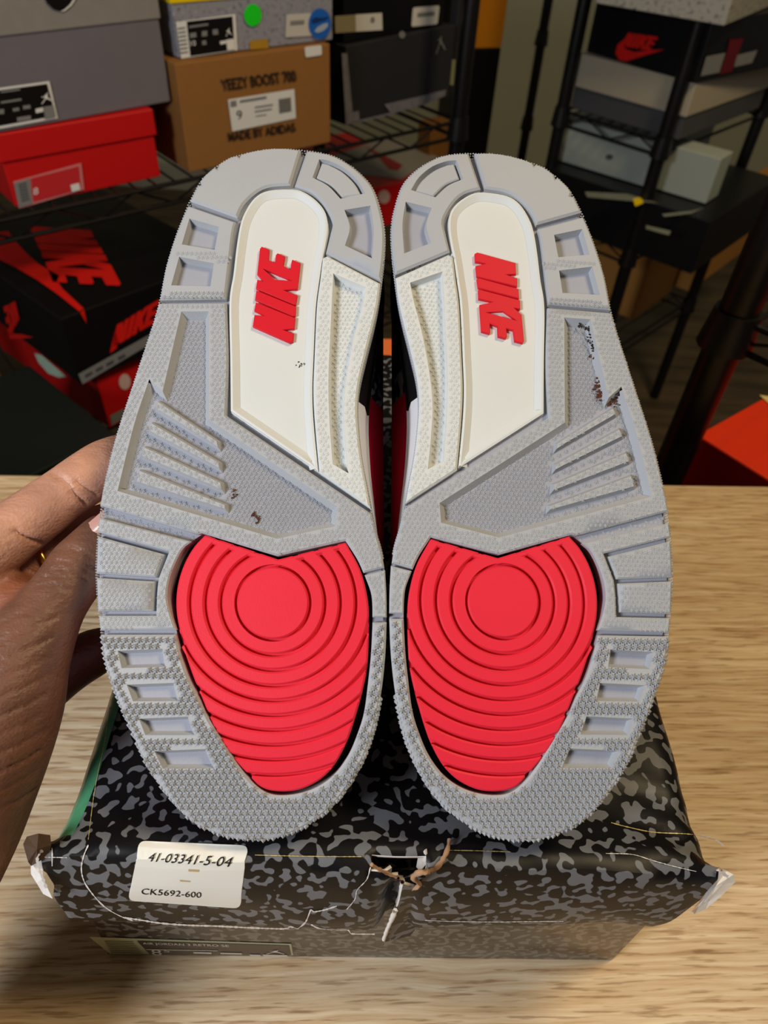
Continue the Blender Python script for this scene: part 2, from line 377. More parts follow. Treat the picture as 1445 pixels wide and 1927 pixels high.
PAD = path(C((384.8, 1006), (523, 1052), (650.6, 1020)) + [(678, 1072), (692, 1128.6), (694, 1181), (691, 1253.6), (680, 1308), (668, 1350.5), (654.8, 1391), (637, 1428), (620, 1452), (594.7, 1473),
    (560, 1488), (521, 1490.5), (490, 1482), (465, 1457), (437.8, 1426), (412.6, 1389), (394, 1350.5), (375.7, 1306), (361, 1270), (346, 1226.5), (333, 1184.8), (328.6, 1140.7), (332, 1096.5), (346, 1056), (364, 1028)], 8)
PADHOLE = path(C((378.8, 1002), (522, 1045), (651, 1016)) + [(675, 1052), (694.5, 1100.5), (700, 1140), (700.5, 1175), (698, 1230), (693, 1280), (685, 1340), (672, 1383), (654, 1424), (627, 1460), (592, 1484),
    (552, 1496), (511, 1496), (482, 1480), (451, 1445), (420, 1398), (391, 1350.5), (373, 1312), (355, 1276), (341, 1238), (330, 1197), (320.6, 1153), (314.6, 1118), (320.6, 1080), (333, 1046), (352.7, 1020)], 8)
CIRC = np.array([513.0, 1134.6])
def cut(poly_pts, step=7): return path(poly_pts, step)

P_HEEL = cut(C((566, 281)) + [(534.7, 277.5), (502.9, 278.5), (471, 283.9), (457, 288)] + C((453, 288.5), (450, 294), (446, 291)) + [(432.8, 294.4)] + C((411, 307.5), (408, 316), (403, 313)) + [(385, 328.4)] + C((376, 340), (378, 347), (371, 348), (357, 377), (446, 409)) + [(458, 384), (484, 360), (509, 350)] + C((546, 347)))
P_HEEL_R = cut(C((577, 282.5)) + [(592, 284), (623.8, 290.5), (652.5, 305), (681, 327.5), (703.4, 356), (717.3, 400), (723.3, 438), (722, 482)] + C((716.5, 526.5), (613, 475)) + [(622, 438), (625, 416), (608, 383), (585.6, 361)] + C((554, 349)))
W_1 = cut(C((600.5, 299.5)) + [(617.5, 302), (646, 315), (671.6, 338)] + C((687, 364), (640.5, 374)) + [(617.5, 350)] + C((588, 334)))
W_1i = cut(C((605.5, 304)) + [(617.5, 307), (644, 321), (667, 343)] + C((679, 364), (644, 369)) + [(622, 346)] + C((595, 332)))
W_2 = cut(C((648, 395), (697, 387)) + [(703, 432)] + C((700, 486), (649, 462)) + [(658, 428.7)])
P_SIDE = cut(C((354, 386), (443.5, 417)) + [(438, 438), (429, 514.7)] + C((423.5, 562), (300.5, 564)) + [(312, 502), (328.5, 447.8), (344.5, 406.4)])
W_3 = cut(C((356.4, 411), (412, 427), (404, 470), (342, 460))); W_4 = cut(C((337, 483), (402.6, 495.6), (396, 538.6), (322, 537)))
P_MID = cut(C((298.5, 570), (425.5, 569)) + [(429, 676)] + C((425, 781), (699.5, 967)) + [(707.5, 1001)] + C((718.5, 1040), (723, 1068), (684, 1078)) + [(672, 1052)] + C((650, 1017.5), (521.3, 1046), (379.5, 1003), (372, 1005), (187.5, 951)) + [(197.9, 901), (219.3, 815.8), (252.2, 715), (271.5, 657), (287, 610)])
P_MID_R = cut(C((686, 1082), (724.5, 1073)) + [(727, 1120)] + C((727.5, 1161.5), (701, 1161.5)) + [(699, 1120)])
R_MID = cut(C((341, 586), (393, 586), (393, 789), (634, 953), (631, 990), (521, 1014), (221, 924)) + [(252, 800)] + C((281, 713), (306, 736)))
FINS = [C((294.7, 748.6), (411.6, 826.8), (413, 846.6), (286.6, 769)), C((282, 789), (415, 867), (416, 887), (274, 811.5)),
        C((268.6, 835), (418.8, 905), (420.6, 926.7), (260.5, 860)), C((258.7, 879), (427, 946.5), (427.8, 963.6), (250.6, 908.7))]
P_CBAND = cut(C((187, 974), (360, 1019)) + [(341, 1036), (321, 1080), (314, 1119), (320, 1153)] + C((331, 1185), (189, 1186.5), (185.5, 1158.5), (293.5, 1158.5)) + [(295, 1115)] + C((298, 1088), (318, 1037.5), (183.5, 1001)))
P_LUG1 = cut(C((183.5, 1009), (308.5, 1043), (292, 1086), (180.5, 1079))); P_LUG2 = cut(C((181, 1087), (290, 1094), (286.5, 1149.5), (184, 1150.5)))
P_TOE = cut(C((190.5, 1194), (329.5, 1194)) + [(341, 1238), (355, 1277), (373, 1312), (391, 1351), (420, 1398), (451, 1445), (482, 1480), (511, 1496), (552, 1496), (592, 1484), (627, 1460), (654, 1424), (672, 1383), (685, 1340), (693, 1280), (698, 1230)]
    + C((701, 1171), (727.5, 1171)) + [(724.5, 1238), (716.5, 1308), (702.5, 1374), (683.5, 1428), (656.7, 1477), (625.9, 1516), (590.8, 1545), (552, 1567), (513, 1579), (478.4, 1582), (435.8, 1578), (399, 1566), (366, 1550), (336, 1524), (297, 1475), (269, 1430), (254, 1395), (235, 1352), (218, 1310), (206, 1275), (195, 1238)])
W_TOE = [cut(C((220.7, 1224.6), (306, 1220.7), (311, 1255), (228.4, 1257.5))), cut(C((238, 1288.5), (327, 1285), (335, 1319.5), (249.8, 1320))),
         cut(C((261, 1352.5), (354, 1348.6), (366, 1383.5), (273, 1383.5))), cut(C((289.7, 1413.7), (387, 1409.5), (403, 1446.7), (306, 1447)))]
P_INS = cut([(549, 353), (502.9, 356), (477.4, 370), (459, 397), (450, 422), (443, 463.8), (437, 514.7), (429.5, 567.8), (431, 676)] + C((432, 773), (600, 888)) + [(590.8, 792.6), (588.5, 734), (590.5, 676), (595, 578), (601, 530)] + C((608, 483)) + [(612.5, 462), (617, 430), (614, 400), (598, 377), (573, 359)])
P_RAIL = cut(C((607.5, 485), (616, 481), (715.5, 533)) + [(711, 570), (702, 612), (689, 663.8), (676, 721), (672, 767.5), (675, 819), (681.5, 871), (690.5, 918)] + C((697.5, 957), (600.5, 889.5)) + [(592, 792.6), (589.5, 734), (591.5, 676), (596, 578), (602, 530)])
W_RAIL = cut(C((627, 514.7), (689, 541)) + [(683, 572), (666, 637.5), (652, 715), (647, 773), (650, 831)] + C((656, 891), (626, 874)) + [(620, 792.6), (618, 715), (622, 618)])
_z = lambda L: [(880 + x / 9.633, 460 + y / 9.633) for x, y in L]
NIKE_R = [(_z([(130, 145), (180, 120), (875, 312), (885, 520), (690, 523), (905, 590), (905, 745), (165, 562), (148, 368), (345, 327), (140, 292)]), []),
          (_z([(168, 600), (225, 590), (930, 785), (940, 960), (190, 765)]), []),
          (_z([(195, 800), (240, 797), (955, 990), (962, 1155), (845, 1130), (985, 1250), (1030, 1730), (1005, 1775), (855, 1735), (830, 1540), (710, 1505), (720, 1650), (695, 1690), (550, 1650), (545, 1470), (410, 1415),
               (415, 1580), (405, 1605), (250, 1560), (218, 1075), (470, 1025), (200, 970)]), [_z([(325, 1212), (650, 1190), (910, 1370)])])]
H_NIKE_L = homography([(893.5, 473.5), (987, 641.7), (971.9, 492.7), (906, 622)], [(550.3, 643), (488.5, 463.5), (473.5, 612), (564.8, 492.6)])

class Shoe:
    def __init__(s, name, label, right):
        s.right = right; s.O = at(985 if right else 455, 1585, DT)
        s.O = s.O - SN * ((s.O - _T) @ SN)
        s.root = empty(name, frame_matrix(s.O, SU, SV, SN)); tag(s.root, label, 'shoe', 'pair of sneakers on the box')
    def uv(s, P, own=False, z=0.0):
        P = np.asarray(P, float)
        if s.right and not own: P = hmap(HR, P)
        return px_to_uv(P, s.O, z)
    def piece(s, name, outer, ztop, zbot, m, holes=(), bev=.0006, slope=.001, grid=.006, parent=None, own=False, oslope=0.0, label=None):
        O_ = ccw(s.uv(outer, own)); Hs = [ccw(s.uv(h, own)) for h in holes]
        top = inset(O_, bev + oslope) if bev or oslope else O_
        V2, T, loops = fill(top, Hs, grid)
        V = [(p[0], p[1], ztop) for p in V2]
        cen = lambda t: (V2[t[1]] - V2[t[0]])[0] * (V2[t[2]] - V2[t[0]])[1] - (V2[t[1]] - V2[t[0]])[1] * (V2[t[2]] - V2[t[0]])[0]
        Fc = [t if cen(t) > 0 else t[::-1] for t in T]
        def strip(a, b, flip=False):
            n = len(a)
            for i in range(n):
                q = (a[i], b[i], b[(i + 1) % n], a[(i + 1) % n]); Fc.append(q[::-1] if flip else q)
        cur = loops[0]
        for P, z in ((inset(O_, oslope * .9) if oslope else O_, ztop - bev * .9), (O_, zbot)):
            b = len(V); V += [(p[0], p[1], z) for p in P]; nx = list(range(b, b + len(P))); strip(cur, nx); cur = nx
        for h, L in zip(Hs, loops[1:]):
            b = len(V); q = inset(h, slope); V += [(p[0], p[1], zbot) for p in q]; strip(L, list(range(b, b + len(q))), True)
        V = np.array(V); V[:, 2] += bend(V[:, 1])
        o = mesh_obj(name, V, Fc, m, parent or s.root, 32)
        if label: o['label'] = label
        return o
    def stars(s, regions, m, name, rad, h):
        """regions: list of (polygon px, [excluded polygons], z, margin px, pitch px)"""
        V = []; Fc = []
        for poly, excl, z, mar, pitch, hh in regions:
            lo, hi = poly.min(0), poly.max(0); G = []
            ry = pitch * .866; j = 0; y = lo[1]
            while y < hi[1]:
                x = lo[0] + (pitch / 2 if j % 2 else 0)
                while x < hi[0]: G.append((x, y)); x += pitch
                y += ry; j += 1
            G = np.array(G); k = inside(poly, G) & (edge_dist(poly, G) > mar)
            for e in excl: k &= ~inside(e, G) & (edge_dist(e, G) > min(mar, 5.5))
            G = G[k]
            if not len(G): continue
            G = G + rng.normal(0, .25, G.shape)
            for (u, v) in s.uv(G):
                b = len(V); r0 = rad; z0 = z + float(bend(v)); hz = hh
                V.append((u, v, z0 + hz))
                for i in range(12):
                    a = math.pi * i / 6 + .26; r = r0 if i % 2 == 0 else r0 * .42
                    V.append((u + r * math.cos(a), v + r * math.sin(a), z0 + (hz * .7 if i % 2 == 0 else hz * .05)))
                for i in range(12): Fc.append((b, b + 1 + i, b + 1 + (i + 1) % 12))
        return mesh_obj(name, V, Fc, m, s.root, None, 'stuff')

def build_shoe(name, label, right):
    s = Shoe(name, label, right); Z0 = -.0030
    s.piece('outsole', OUTLINE, Z0, -.0085, RUBBER_SHADE, [PADHOLE], bev=.0012, slope=0.0, grid=.008)
    s.piece('rail_floor', inset(ccw(W_RAIL), -6), Z0 + .0001, Z0 - .0005, CREAM, bev=0)
    s.piece('foam_gap_shade_plate', PADHOLE, -.0088, -.0100, GAP_SHADE, bev=0, grid=0)
    s.piece('heel_block', P_HEEL, 0, Z0, RUBBER, bev=.0009)
    hb = s.piece('heel_block', P_HEEL_R, 0, Z0, RUBBER, [W_1, W_2], bev=.0009, slope=.0007)
    s.piece('window_pad', W_1i, -.0007, Z0, RUBBER, bev=.0005, parent=hb)
    s.piece('side_block', P_SIDE, 0, Z0, RUBBER, [W_3, W_4], bev=.0007, slope=.0009)
    mid = s.piece('midfoot_plate', P_MID, 0, Z0, RUBBER, [R_MID], bev=.0007, slope=.0020)
    for f in FINS: s.piece('fin', path(f, 20), -.0003, Z0, RUBBER, bev=0, oslope=.0011, parent=mid, grid=.01)
    s.piece('side_band', P_CBAND, 0, Z0, RUBBER, bev=.0006)
    s.piece('inner_band', P_MID_R, 0, Z0, RUBBER, bev=.0005)
    s.piece('lug', P_LUG1, -.0001, Z0, RUBBER, bev=.0007); s.piece('lug', P_LUG2, -.0001, Z0, RUBBER, bev=.0007)
    s.piece('toe_plate', P_TOE, -.0002, Z0, RUBBER, W_TOE, bev=.0008, slope=.0011)
    # off-white arch insert: dished floor, raised rim, rail with a long window
    ins = s.piece('arch_insert', P_INS, -.0022, -.0052, CREAM, bev=.0004, label='off white arch insert')
    uvI = ccw(s.uv(P_INS)); q1 = inset(uvI, .0003); q2 = inset(uvI, .0011); q3 = inset(uvI, .0036)
    V = []; Fc = []; n = len(uvI)
    for P, z in ((q1, -.0030), (q1, -.0008), (q2, -.0006), (q3, -.00215)):
        V += [(p[0], p[1], z + float(bend(p[1]))) for p in P]
    for k in range(3):
        for i in range(n): Fc.append((k * n + i, k * n + (i + 1) % n, (k + 1) * n + (i + 1) % n, (k + 1) * n + i))
    mesh_obj('rim', V, Fc, CREAM, ins, 40)
    s.piece('arch_rail', P_RAIL, .0002, -.0045, CREAM, [W_RAIL], bev=.0008, slope=.0010)
    for outer, holes in NIKE_R:
        o_, h_ = np.array(outer), [np.array(h) for h in holes]
        if not right: o_ = hmap(H_NIKE_L, o_); h_ = [hmap(H_NIKE_L, h) for h in h_]
        s.piece('letter', o_, -.0008, -.0023, RED_L, h_, bev=.00025, slope=0, grid=0, parent=ins, own=True)
    # red forefoot pad: base plus concentric rings
    pad = s.piece('forefoot_pad', PAD, -.0026, -.0070, RED_R, bev=.0004, label='red forefoot insert with concentric rings')
    th = np.linspace(0, 2 * math.pi, 361)[:-1]; RR = []
    A, B = PAD, np.roll(PAD, -1, 0)
    for t in th:
        d = np.array([math.cos(t), math.sin(t)]); e = B - A; w_ = A - CIRC
        den = d[0] * e[:, 1] - d[1] * e[:, 0]; den[np.abs(den) < 1e-9] = 1e-9
        tt = (w_[:, 0] * e[:, 1] - w_[:, 1] * e[:, 0]) / den; uu = (w_[:, 0] * d[1] - w_[:, 1] * d[0]) / den
        ok = (uu >= -1e-6) & (uu <= 1 + 1e-6) & (tt > 0); RR.append(tt[ok].max() if ok.any() else 80.)
    RR = np.array(RR); g = [70.5, 98.5, 127.6, 157, 185, 213, 241, 269, 297, 326, 362]
    pol = lambda r, t: CIRC + np.stack([r * np.cos(t), r * np.sin(t)], -1)
    s.piece('disc', pol(np.full(90, g[0] - 2.6), np.linspace(0, 2 * math.pi, 91)[:-1]), -.0002, -.0028, RED_R, bev=.0006, parent=pad)
    bar = C((386.5, 1007.5), (523, 1053.5), (650, 1021.5), (653, 1031), (523, 1064.5), (379.5, 1017))
    s.piece('rim_bar', path(bar, 20), -.0005, -.0028, RED_R, bev=.0005, parent=pad)
    for k in range(len(g) - 1):
        ri, ro = g[k] + 2.4, g[k + 1] - 2.4; lim = np.minimum(ro, RR - .4); ok = lim > ri + 1.0
        idx = np.where(~ok)[0]
        if len(idx) == 0:
            s.piece('ring', pol(lim, th), -.0004, -.0028, RED_R, [pol(np.full(180, ri), th[::2])], bev=.0006, slope=0, parent=pad, grid=0); continue
        order = np.roll(np.arange(360), -(idx[0] + 1)); runs = []; cur = []
        for i in order:
            if ok[i]: cur.append(i)
            elif cur: runs.append(cur); cur = []
        if cur: runs.append(cur)
        for r_ in runs:
            if len(r_) < 4: continue
            r_ = np.array(r_); Pp = np.concatenate([pol(lim[r_], th[r_]), pol(np.full(len(r_), ri), th[r_])[::-1]])
            s.piece('ring', Pp, -.0004 - .00001 * k, -.0028, RED_R, bev=.0006, parent=pad, grid=0)
    # moulded star texture
    lowC = path(C((322, 545), (424, 545), (423, 561), (301, 563)), 20); lowC2 = path(C((340, 470), (440, 480), (436, 500), (330, 478)), 20)
    fin_p = [path(f, 20) for f in FINS]
    strip = path(C((189, 955), (368, 1007), (362, 1016), (190, 971)), 20)
    s.stars([(P_TOE, W_TOE, -.0002, 5.0, 13.0, .0008)], RUBBER, 'toe_stars', .00136, 0)
    s.stars([(P_MID, [R_MID], 0, 3.5, 9.4, .00022), (R_MID, fin_p, Z0, 9, 9.2, .00036)] + [(f, [], -.0003, 5.5, 9.4, .00022) for f in fin_p]
            + [(P_LUG1, [], -.0001, 4.5, 9.6, .00025), (P_LUG2, [], -.0001, 4.5, 9.6, .00025), (P_CBAND, [], 0, 4, 9.6, .0002), (lowC, [], 0, 1, 8.6, .0003), (lowC2, [], 0, 1, 8.6, .0002),
               (P_MID_R, [], 0, 5, 9, .00022), (strip, [], Z0, 2.5, 9.2, .0002)], RUBBER, 'tread_stars', .00098, 0)
    s.stars([(P_RAIL, [W_RAIL], .0002, 4.5, 9.0, .00022), (W_RAIL, [], Z0, 6.0, 8.6, .0004)], CREAM, 'rail_stars', .00092, 0)
    # bumps along the toe rim and sides, where the texture rolls over the edge
    V = []; Fc = []
    E_ = OUTLINE; seg = np.linalg.norm(np.roll(E_, -1, 0) - E_, axis=1); cum = np.r_[0, np.cumsum(seg)]
    dd = 0.0; pts = []
    while dd < cum[-1]:
        i = min(np.searchsorted(cum, dd, 'right') - 1, len(E_) - 1); p = E_[i] + (E_[(i + 1) % len(E_)] - E_[i]) * (dd - cum[i]) / seg[i]
        toe = p[1] > 1200
        if not (p[0] > 715 and 1050 < p[1] < 1330): pts.append((p[0], p[1], toe))
        dd += 9.5 if toe else 5.2
    q = s.uv([(p[0], p[1]) for p in pts])
    for (u, v), p in zip(q, pts):
        for zz in ((-.0012, -.0030, -.0052) if p[2] else (-.0010, -.0024, -.004)):
            r = .00105 if p[2] else .00042; b = len(V); zb = zz + float(bend(v)) + rng.normal(0, .0001)
            uo, vo = u, v + (rng.uniform(-1, 1) * .0004 if p[2] else 0)
            V += [(uo + r, vo, zb), (uo, vo + r, zb), (uo - r, vo, zb), (uo, vo - r, zb), (uo, vo, zb + r * .9), (uo, vo, zb - r * .9)]
            Fc += [(b, b + 1, b + 4), (b + 1, b + 2, b + 4), (b + 2, b + 3, b + 4), (b + 3, b, b + 4), (b + 1, b, b + 5), (b + 2, b + 1, b + 5), (b + 3, b + 2, b + 5), (b, b + 3, b + 5)]
    mesh_obj('rim_studs', V, Fc, RUBBER, s.root, None, 'stuff')
    # midsole and upper behind the sole
    n = 150; seg = np.linalg.norm(np.roll(OUTLINE, -1, 0) - OUTLINE, axis=1); cum = np.r_[0, np.cumsum(seg)]
    base = np.array([OUTLINE[min(np.searchsorted(cum, d, 'right') - 1, len(OUTLINE) - 1)] for d in np.linspace(0, cum[-1], n, endpoint=False)])
    conv = base.copy()
    for i, (x, y) in enumerate(base):
        if x > 600 and 470 < y < 1090: conv[i, 0] = 721 + 3 * (y - 470) / 620
    U0 = s.uv(base); U1 = s.uv(conv); cu = U0.mean(0)
    def lay(b, ins_, zf):
        P = U0 * (1 - b) + U1 * b; spine = np.stack([np.full(n, cu[0]) + (P[:, 1] - .13) * (.02 if right else -.02), np.clip(P[:, 1], .035, SLEN - .03)], 1)
        P = P + (spine - P) * ins_; v = P[:, 1]
        return np.c_[P, bend(v) + np.array([-zf(x) for x in v])]
    tmax = lambda v: np.interp(v, [-.01, 0, .03, .07, .12, .18, .23, .28], [.012, .014, .030, .052, .068, .085, .098, .100])
    mz = lambda v: min(.026, tmax(v) * .62)
    def up(f): return lambda v: mz(v) + (tmax(v) - mz(v)) * f
    layers = [lay(0, .015, lambda v: .0082), lay(.22, 0.0, lambda v: min(.015, tmax(v) * .8)), lay(.33, .01, mz),
              lay(.42, .012, mz), lay(.97, 0.0, up(.3)), lay(1.0, .01, up(.65)), lay(.5, .35, up(.92)), lay(.4, .75, up(1.0))]
    def band(name, ks, sel, m, lab=None):
        V = []; Fc = []
        for k in ks: V += [tuple(p) for p in layers[k]]
        for a in range(len(ks) - 1):
            for i in range(n):
                j = (i + 1) % n
                if sel(base[i], base[j]): Fc.append((a * n + i, a * n + j, (a + 1) * n + j, (a + 1) * n + i)[::1 if right else -1])
        used = sorted({i for f in Fc for i in f}); mp = {o_: k for k, o_ in enumerate(used)}
        o = mesh_obj(name, [V[i] for i in used], [tuple(mp[i] for i in f) for f in Fc], m, s.root, 40)
        if lab: o['label'] = lab
    front = lambda p, q_: p[1] > 741; heel = lambda p, q_: p[1] <= 741
    band('midsole', [0, 1, 2, 3], front, WHITE_MID, 'white midsole wall'); band('heel_counter', [0, 1, 2, 3], heel, BLACK_L, 'black heel counter')
    band('vamp', [3, 4, 5, 6, 7], lambda p, q_: p[1] > 715, RED_SUEDE, 'red suede upper'); band('elephant_print_trim', [3, 4, 5, 6, 7], lambda p, q_: 660 < p[1] <= 715, ELE_S, 'black and grey elephant print trim')
    band('heel_collar', [3, 4, 5, 6, 7], lambda p, q_: p[1] <= 660, BLACK_L, 'black heel collar')
    V = [tuple(p) for p in layers[7]]; c_ = np.mean(layers[7], 0); V.append(tuple(c_ - np.array([0, 0, .002])))
    mesh_obj('tongue', V, [(i, (i + 1) % n, n) for i in range(n)], RED_SUEDE, s.root, 40)
    return s
SL = build_shoe('sneaker', 'sneaker gripped by the hand, grey and red sole facing out, lettering reading upward', False)
SR = build_shoe('sneaker', 'sneaker away from the hand, grey and red sole facing out, lettering reading downward, scuffed midfoot', True)
# scuffs and dirt that sit on the soles
def dirt(s, name, spots, m, spread, size, z=-.0005):
    V = []; Fc = []
    for (x, y, k) in spots:
        for _ in range(k):
            (u, v), = s.uv([(x + rng.normal(0, spread), y + rng.normal(0, spread))], own=True); r = size * rng.uniform(.4, 1.3); b = len(V); a0 = rng.uniform(0, 6)
            zz = z + float(bend(v))
            for i in range(5):
                a = a0 + i * 1.2566; rr = r * rng.uniform(.5, 1.2); V.append((u + rr * math.cos(a), v + rr * math.sin(a), zz))
            V.append((u, v, zz + r * .5)); Fc += [(b + i, b + (i + 1) % 5, b + 5) for i in range(5)]
    mesh_obj(name, V, Fc, m, s.root, None, 'stuff')
dirt(SL, 'dirt_specks', [(436, 921, 9), (440, 926, 6), (476, 966, 9), (483, 974, 8), (395, 936, 5), (480, 982, 5)], DIRT, 3.2, .00045, -.0025)
dirt(SL, 'scuff_specks', [(568, 681, 8), (563, 686, 6), (588, 840, 3), (503, 1524, 5), (600, 490, 5), (640, 487, 4)], DIRT2, 3.2, .0003, -.0020)
dirt(SR, 'dirt_specks', [(1132, 720, 24), (1135, 735, 22), (1128, 740, 16), (1148, 752, 26), (1160, 752, 20), (1122, 664, 16), (1126, 726, 12)], DIRT, 5.0, .0005, -.0021)
dirt(SR, 'scuff_specks', [(1108, 615, 20), (1095, 612, 12), (1114, 628, 14), (1117, 640, 26), (1119, 650, 24), (1163, 735, 26), (1155, 742, 20), (1168, 730, 8), (937, 870, 5), (779, 498, 14), (770, 503, 14), (790, 494, 8)], DIRT2, 4.0, .00045, -.0012)

# ------------------------------------------------------------------ the battered shoe box
PAPER = mat('torn_paper_white', (226, 220, 214), .85, .15, var=.12, vscale=500)
KRAFT = mat('torn_kraft_board', (176, 140, 112), .9, .1, var=.2, vscale=400)
KRAFT_D = mat('brown_board', (84, 66, 54), .9, .1, var=.3, vscale=300)
GREEN_REFL = mat('green_reflection_edge', (76, 144, 108), .28, .6, var=.25, vscale=120, bump=.5, bscale=130)
ELE_BASE = elephant_material('elephant_print_base', 205.0, dark=(40, 35, 32), light=(104, 98, 92), rough=.16, spec=.7)
sb = empty('shoe_box', BM); tag(sb, 'battered black shoe box with grey elephant print lying under the sneakers', 'box')
FB = ZT + .088                                                # lower rim of the lid flap
yb = float(box_local(onz(720, 1748, FB))[0][1]); yf = float(box_local(onz(700, 1799, ZT))[0][1])
HZ = ZL - ZT
prof = [(yb, FB - ZT), (yb * .99, .098), (yb * .92, .109), (yb * .76, .1195), (yb * .55, .1275), (yb * .30, .134), (yb * .08, .1378), (.003, HZ), (.007, HZ - .0006), (.014, HZ - .004), (.03, HZ - .0075), (.06, HZ - .008),
        (.11, HZ - .007), (.18, HZ - .005), (.26, HZ - .002), (BL - .012, HZ), (BL - .003, HZ - .003), (BL, HZ - .012), (BL, .11), (BL, FB - ZT)]
PR = path([(p[0] * 1000, p[1] * 1000) for p in prof], 3.0, closed=False) / 1000.0
XS = np.unique(np.r_[np.linspace(0, .014, 9), np.linspace(.014, BW - .014, 90), np.linspace(BW - .014, BW, 9)])
from mathutils import noise as mnoise
def lid_point(x, y, z):
    e = min(x, BW - x); dr = 0.0
    if e < .012: dr = .012 - math.sqrt(max(0, .012 ** 2 - (.012 - e) ** 2))
    if y > .004: z = z - dr
    front = max(0, 1 - abs(y) / .05)
    nz = mnoise.noise(Vector((x * 38, y * 38, 1.7))) * .0011 + mnoise.noise(Vector((x * 95, y * 95, 4.2))) * .0005
    z2 = z + nz * (1 if y > 0.002 else .25)
    y2 = y + (mnoise.noise(Vector((x * 30, z * 45, 9.1))) * .0013 if y < .004 else 0)
    # right corner crumple, middle fold
    if x > BW - .05 and y < .05:
        k = (x - (BW - .05)) / .05; z2 += -.006 * k * k * max(0, 1 - abs(y) / .05) + .0016 * math.sin(y * 420 + x * 160) * k * front
    dp = min(1, max(0, (HZ - z) / (HZ - FB + ZT))) if y < .004 else 0
    if dp:
        k = x / BW; y2 += .0052 * max(0, (k - .40) / .60) ** 1.4 * dp; x = x - .0105 * max(0, (k - .5) / .5) * dp
    fx = x - .1265
    if y < .003 and abs(fx) < .010 and z < HZ - .008: y2 += .0065 * math.cos(fx / .010 * math.pi / 2) ** 2 * min(1, (HZ - z) / .02)
    if y < .003 and -.05 < fx < -.004: y2 -= .0018 * (fx + .05) / .05
    return (x, y2, z2)
V = [lid_point(x, y, z) for (y, z) in PR for x in XS]; nx = len(XS)
def bw(p): q = np.array(BM) @ np.r_[p, 1]; return q[:3]
def proj(P):
    q = np.asarray(P) - CAM; d = q @ FW; return (CX + F * (q @ RT) / d, CY - F * (q @ UP) / d)
NOTCH = np.array([(699, 1627), (730, 1642), (757.4, 1657), (764, 1668), (778.8, 1662), (786.4, 1645), (801.6, 1639), (806, 1621), (797, 1606), (760, 1606), (716, 1614)])
Fl = []; Fg = []
for j in range(len(PR) - 1):
    for i in range(nx - 1):
        f = (j * nx + i, j * nx + i + 1, (j + 1) * nx + i + 1, (j + 1) * nx + i)
        c = np.mean([V[k] for k in f], 0)
        if PR[j][0] < .02 and inside(NOTCH, np.array([proj(bw(c))]))[0]: continue
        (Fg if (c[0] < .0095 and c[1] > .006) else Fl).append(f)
def thick(o, t, rim):
    o.data.materials.append(rim); md = o.modifiers.new('board', 'SOLIDIFY'); md.thickness = t; md.offset = -1; md.material_offset_rim = 1
def compact(Vv, Ff):
    u = sorted({i for f in Ff for i in f}); mp = {o_: k for k, o_ in enumerate(u)}; return [Vv[i] for i in u], [tuple(mp[i] for i in f) for f in Ff]
lid = mesh_obj('lid', *compact(V, Fl), ELE, sb, 45); thick(lid, .0013, PAPER)
# side walls of the lid; the left one has a green reflection put into its colour
for side, m in ((0, GREEN_REFL), (nx - 1, ELE)):
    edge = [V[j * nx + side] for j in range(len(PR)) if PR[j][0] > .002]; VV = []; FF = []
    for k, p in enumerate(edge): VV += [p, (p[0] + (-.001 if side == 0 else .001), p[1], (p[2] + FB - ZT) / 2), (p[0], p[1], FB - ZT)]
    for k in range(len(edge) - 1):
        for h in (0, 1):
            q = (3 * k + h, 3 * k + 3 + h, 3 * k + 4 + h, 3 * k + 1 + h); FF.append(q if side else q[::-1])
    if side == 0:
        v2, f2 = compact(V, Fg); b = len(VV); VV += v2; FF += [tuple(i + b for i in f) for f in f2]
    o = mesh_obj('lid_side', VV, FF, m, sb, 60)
    if side == 0: o['label'] = 'lid side edge with a painted green reflection'
lidV = [Vector(bw(p)) for p in V]; BV = BVHTree.FromPolygons(lidV, [f for f in Fl + Fg])
bfl = box_local(onz(204, 1796.5, ZT))[0]; bfr = box_local(onz(1151, 1807, ZT))[0]; _th = HZ - .014
_bl = [(bfl[0], bfl[1], .0004), (bfr[0], bfr[1], .0004), (BW - .006, BL - .004, .0004), (.006, BL - .004, .0004)]
_s = (bfr[1] - bfl[1]) / (bfr[0] - bfl[0]); _bt = [(.005, bfl[1] + _s * (.005 - bfl[0]), _th), (BW - .005, bfl[1] + _s * (BW - .005 - bfl[0]), _th), (BW - .005, BL - .004, _th), (.005, BL - .004, _th)]
mesh_obj('base', _bl + _bt, [(3, 2, 1, 0), (0, 1, 5, 4), (1, 2, 6, 5), (2, 3, 7, 6), (3, 0, 4, 7), (4, 5, 6, 7)], ELE_BASE, sb)
class Skin:
    """decals and creases draped over the lid"""
    def __init__(s, bv, fb): s.bv = bv; s.fb = fb
    def w(s, pts, lift=1.0, off=.00025):
        out = []
        for x, y in pts:
            q = Vector(ray(x, y)); h = s.bv.ray_cast(Vector(CAM), q)
            P = np.array(h[0]) if h[0] is not None else onplane(x, y, *s.fb)
            out.append(P - np.array(q.normalized()) * off * lift)
        return np.array(out)
SK = Skin(BV, (bw((.1, yb, .08)), np.array(BM)[:3, 1]))
STICK = mat('sticker_paper', (236, 234, 226), .45, .4); INK = mat('black_ink', (16, 16, 18), .6, .2); STAIN = mat('brown_tape_stain', (196, 168, 120), .6)
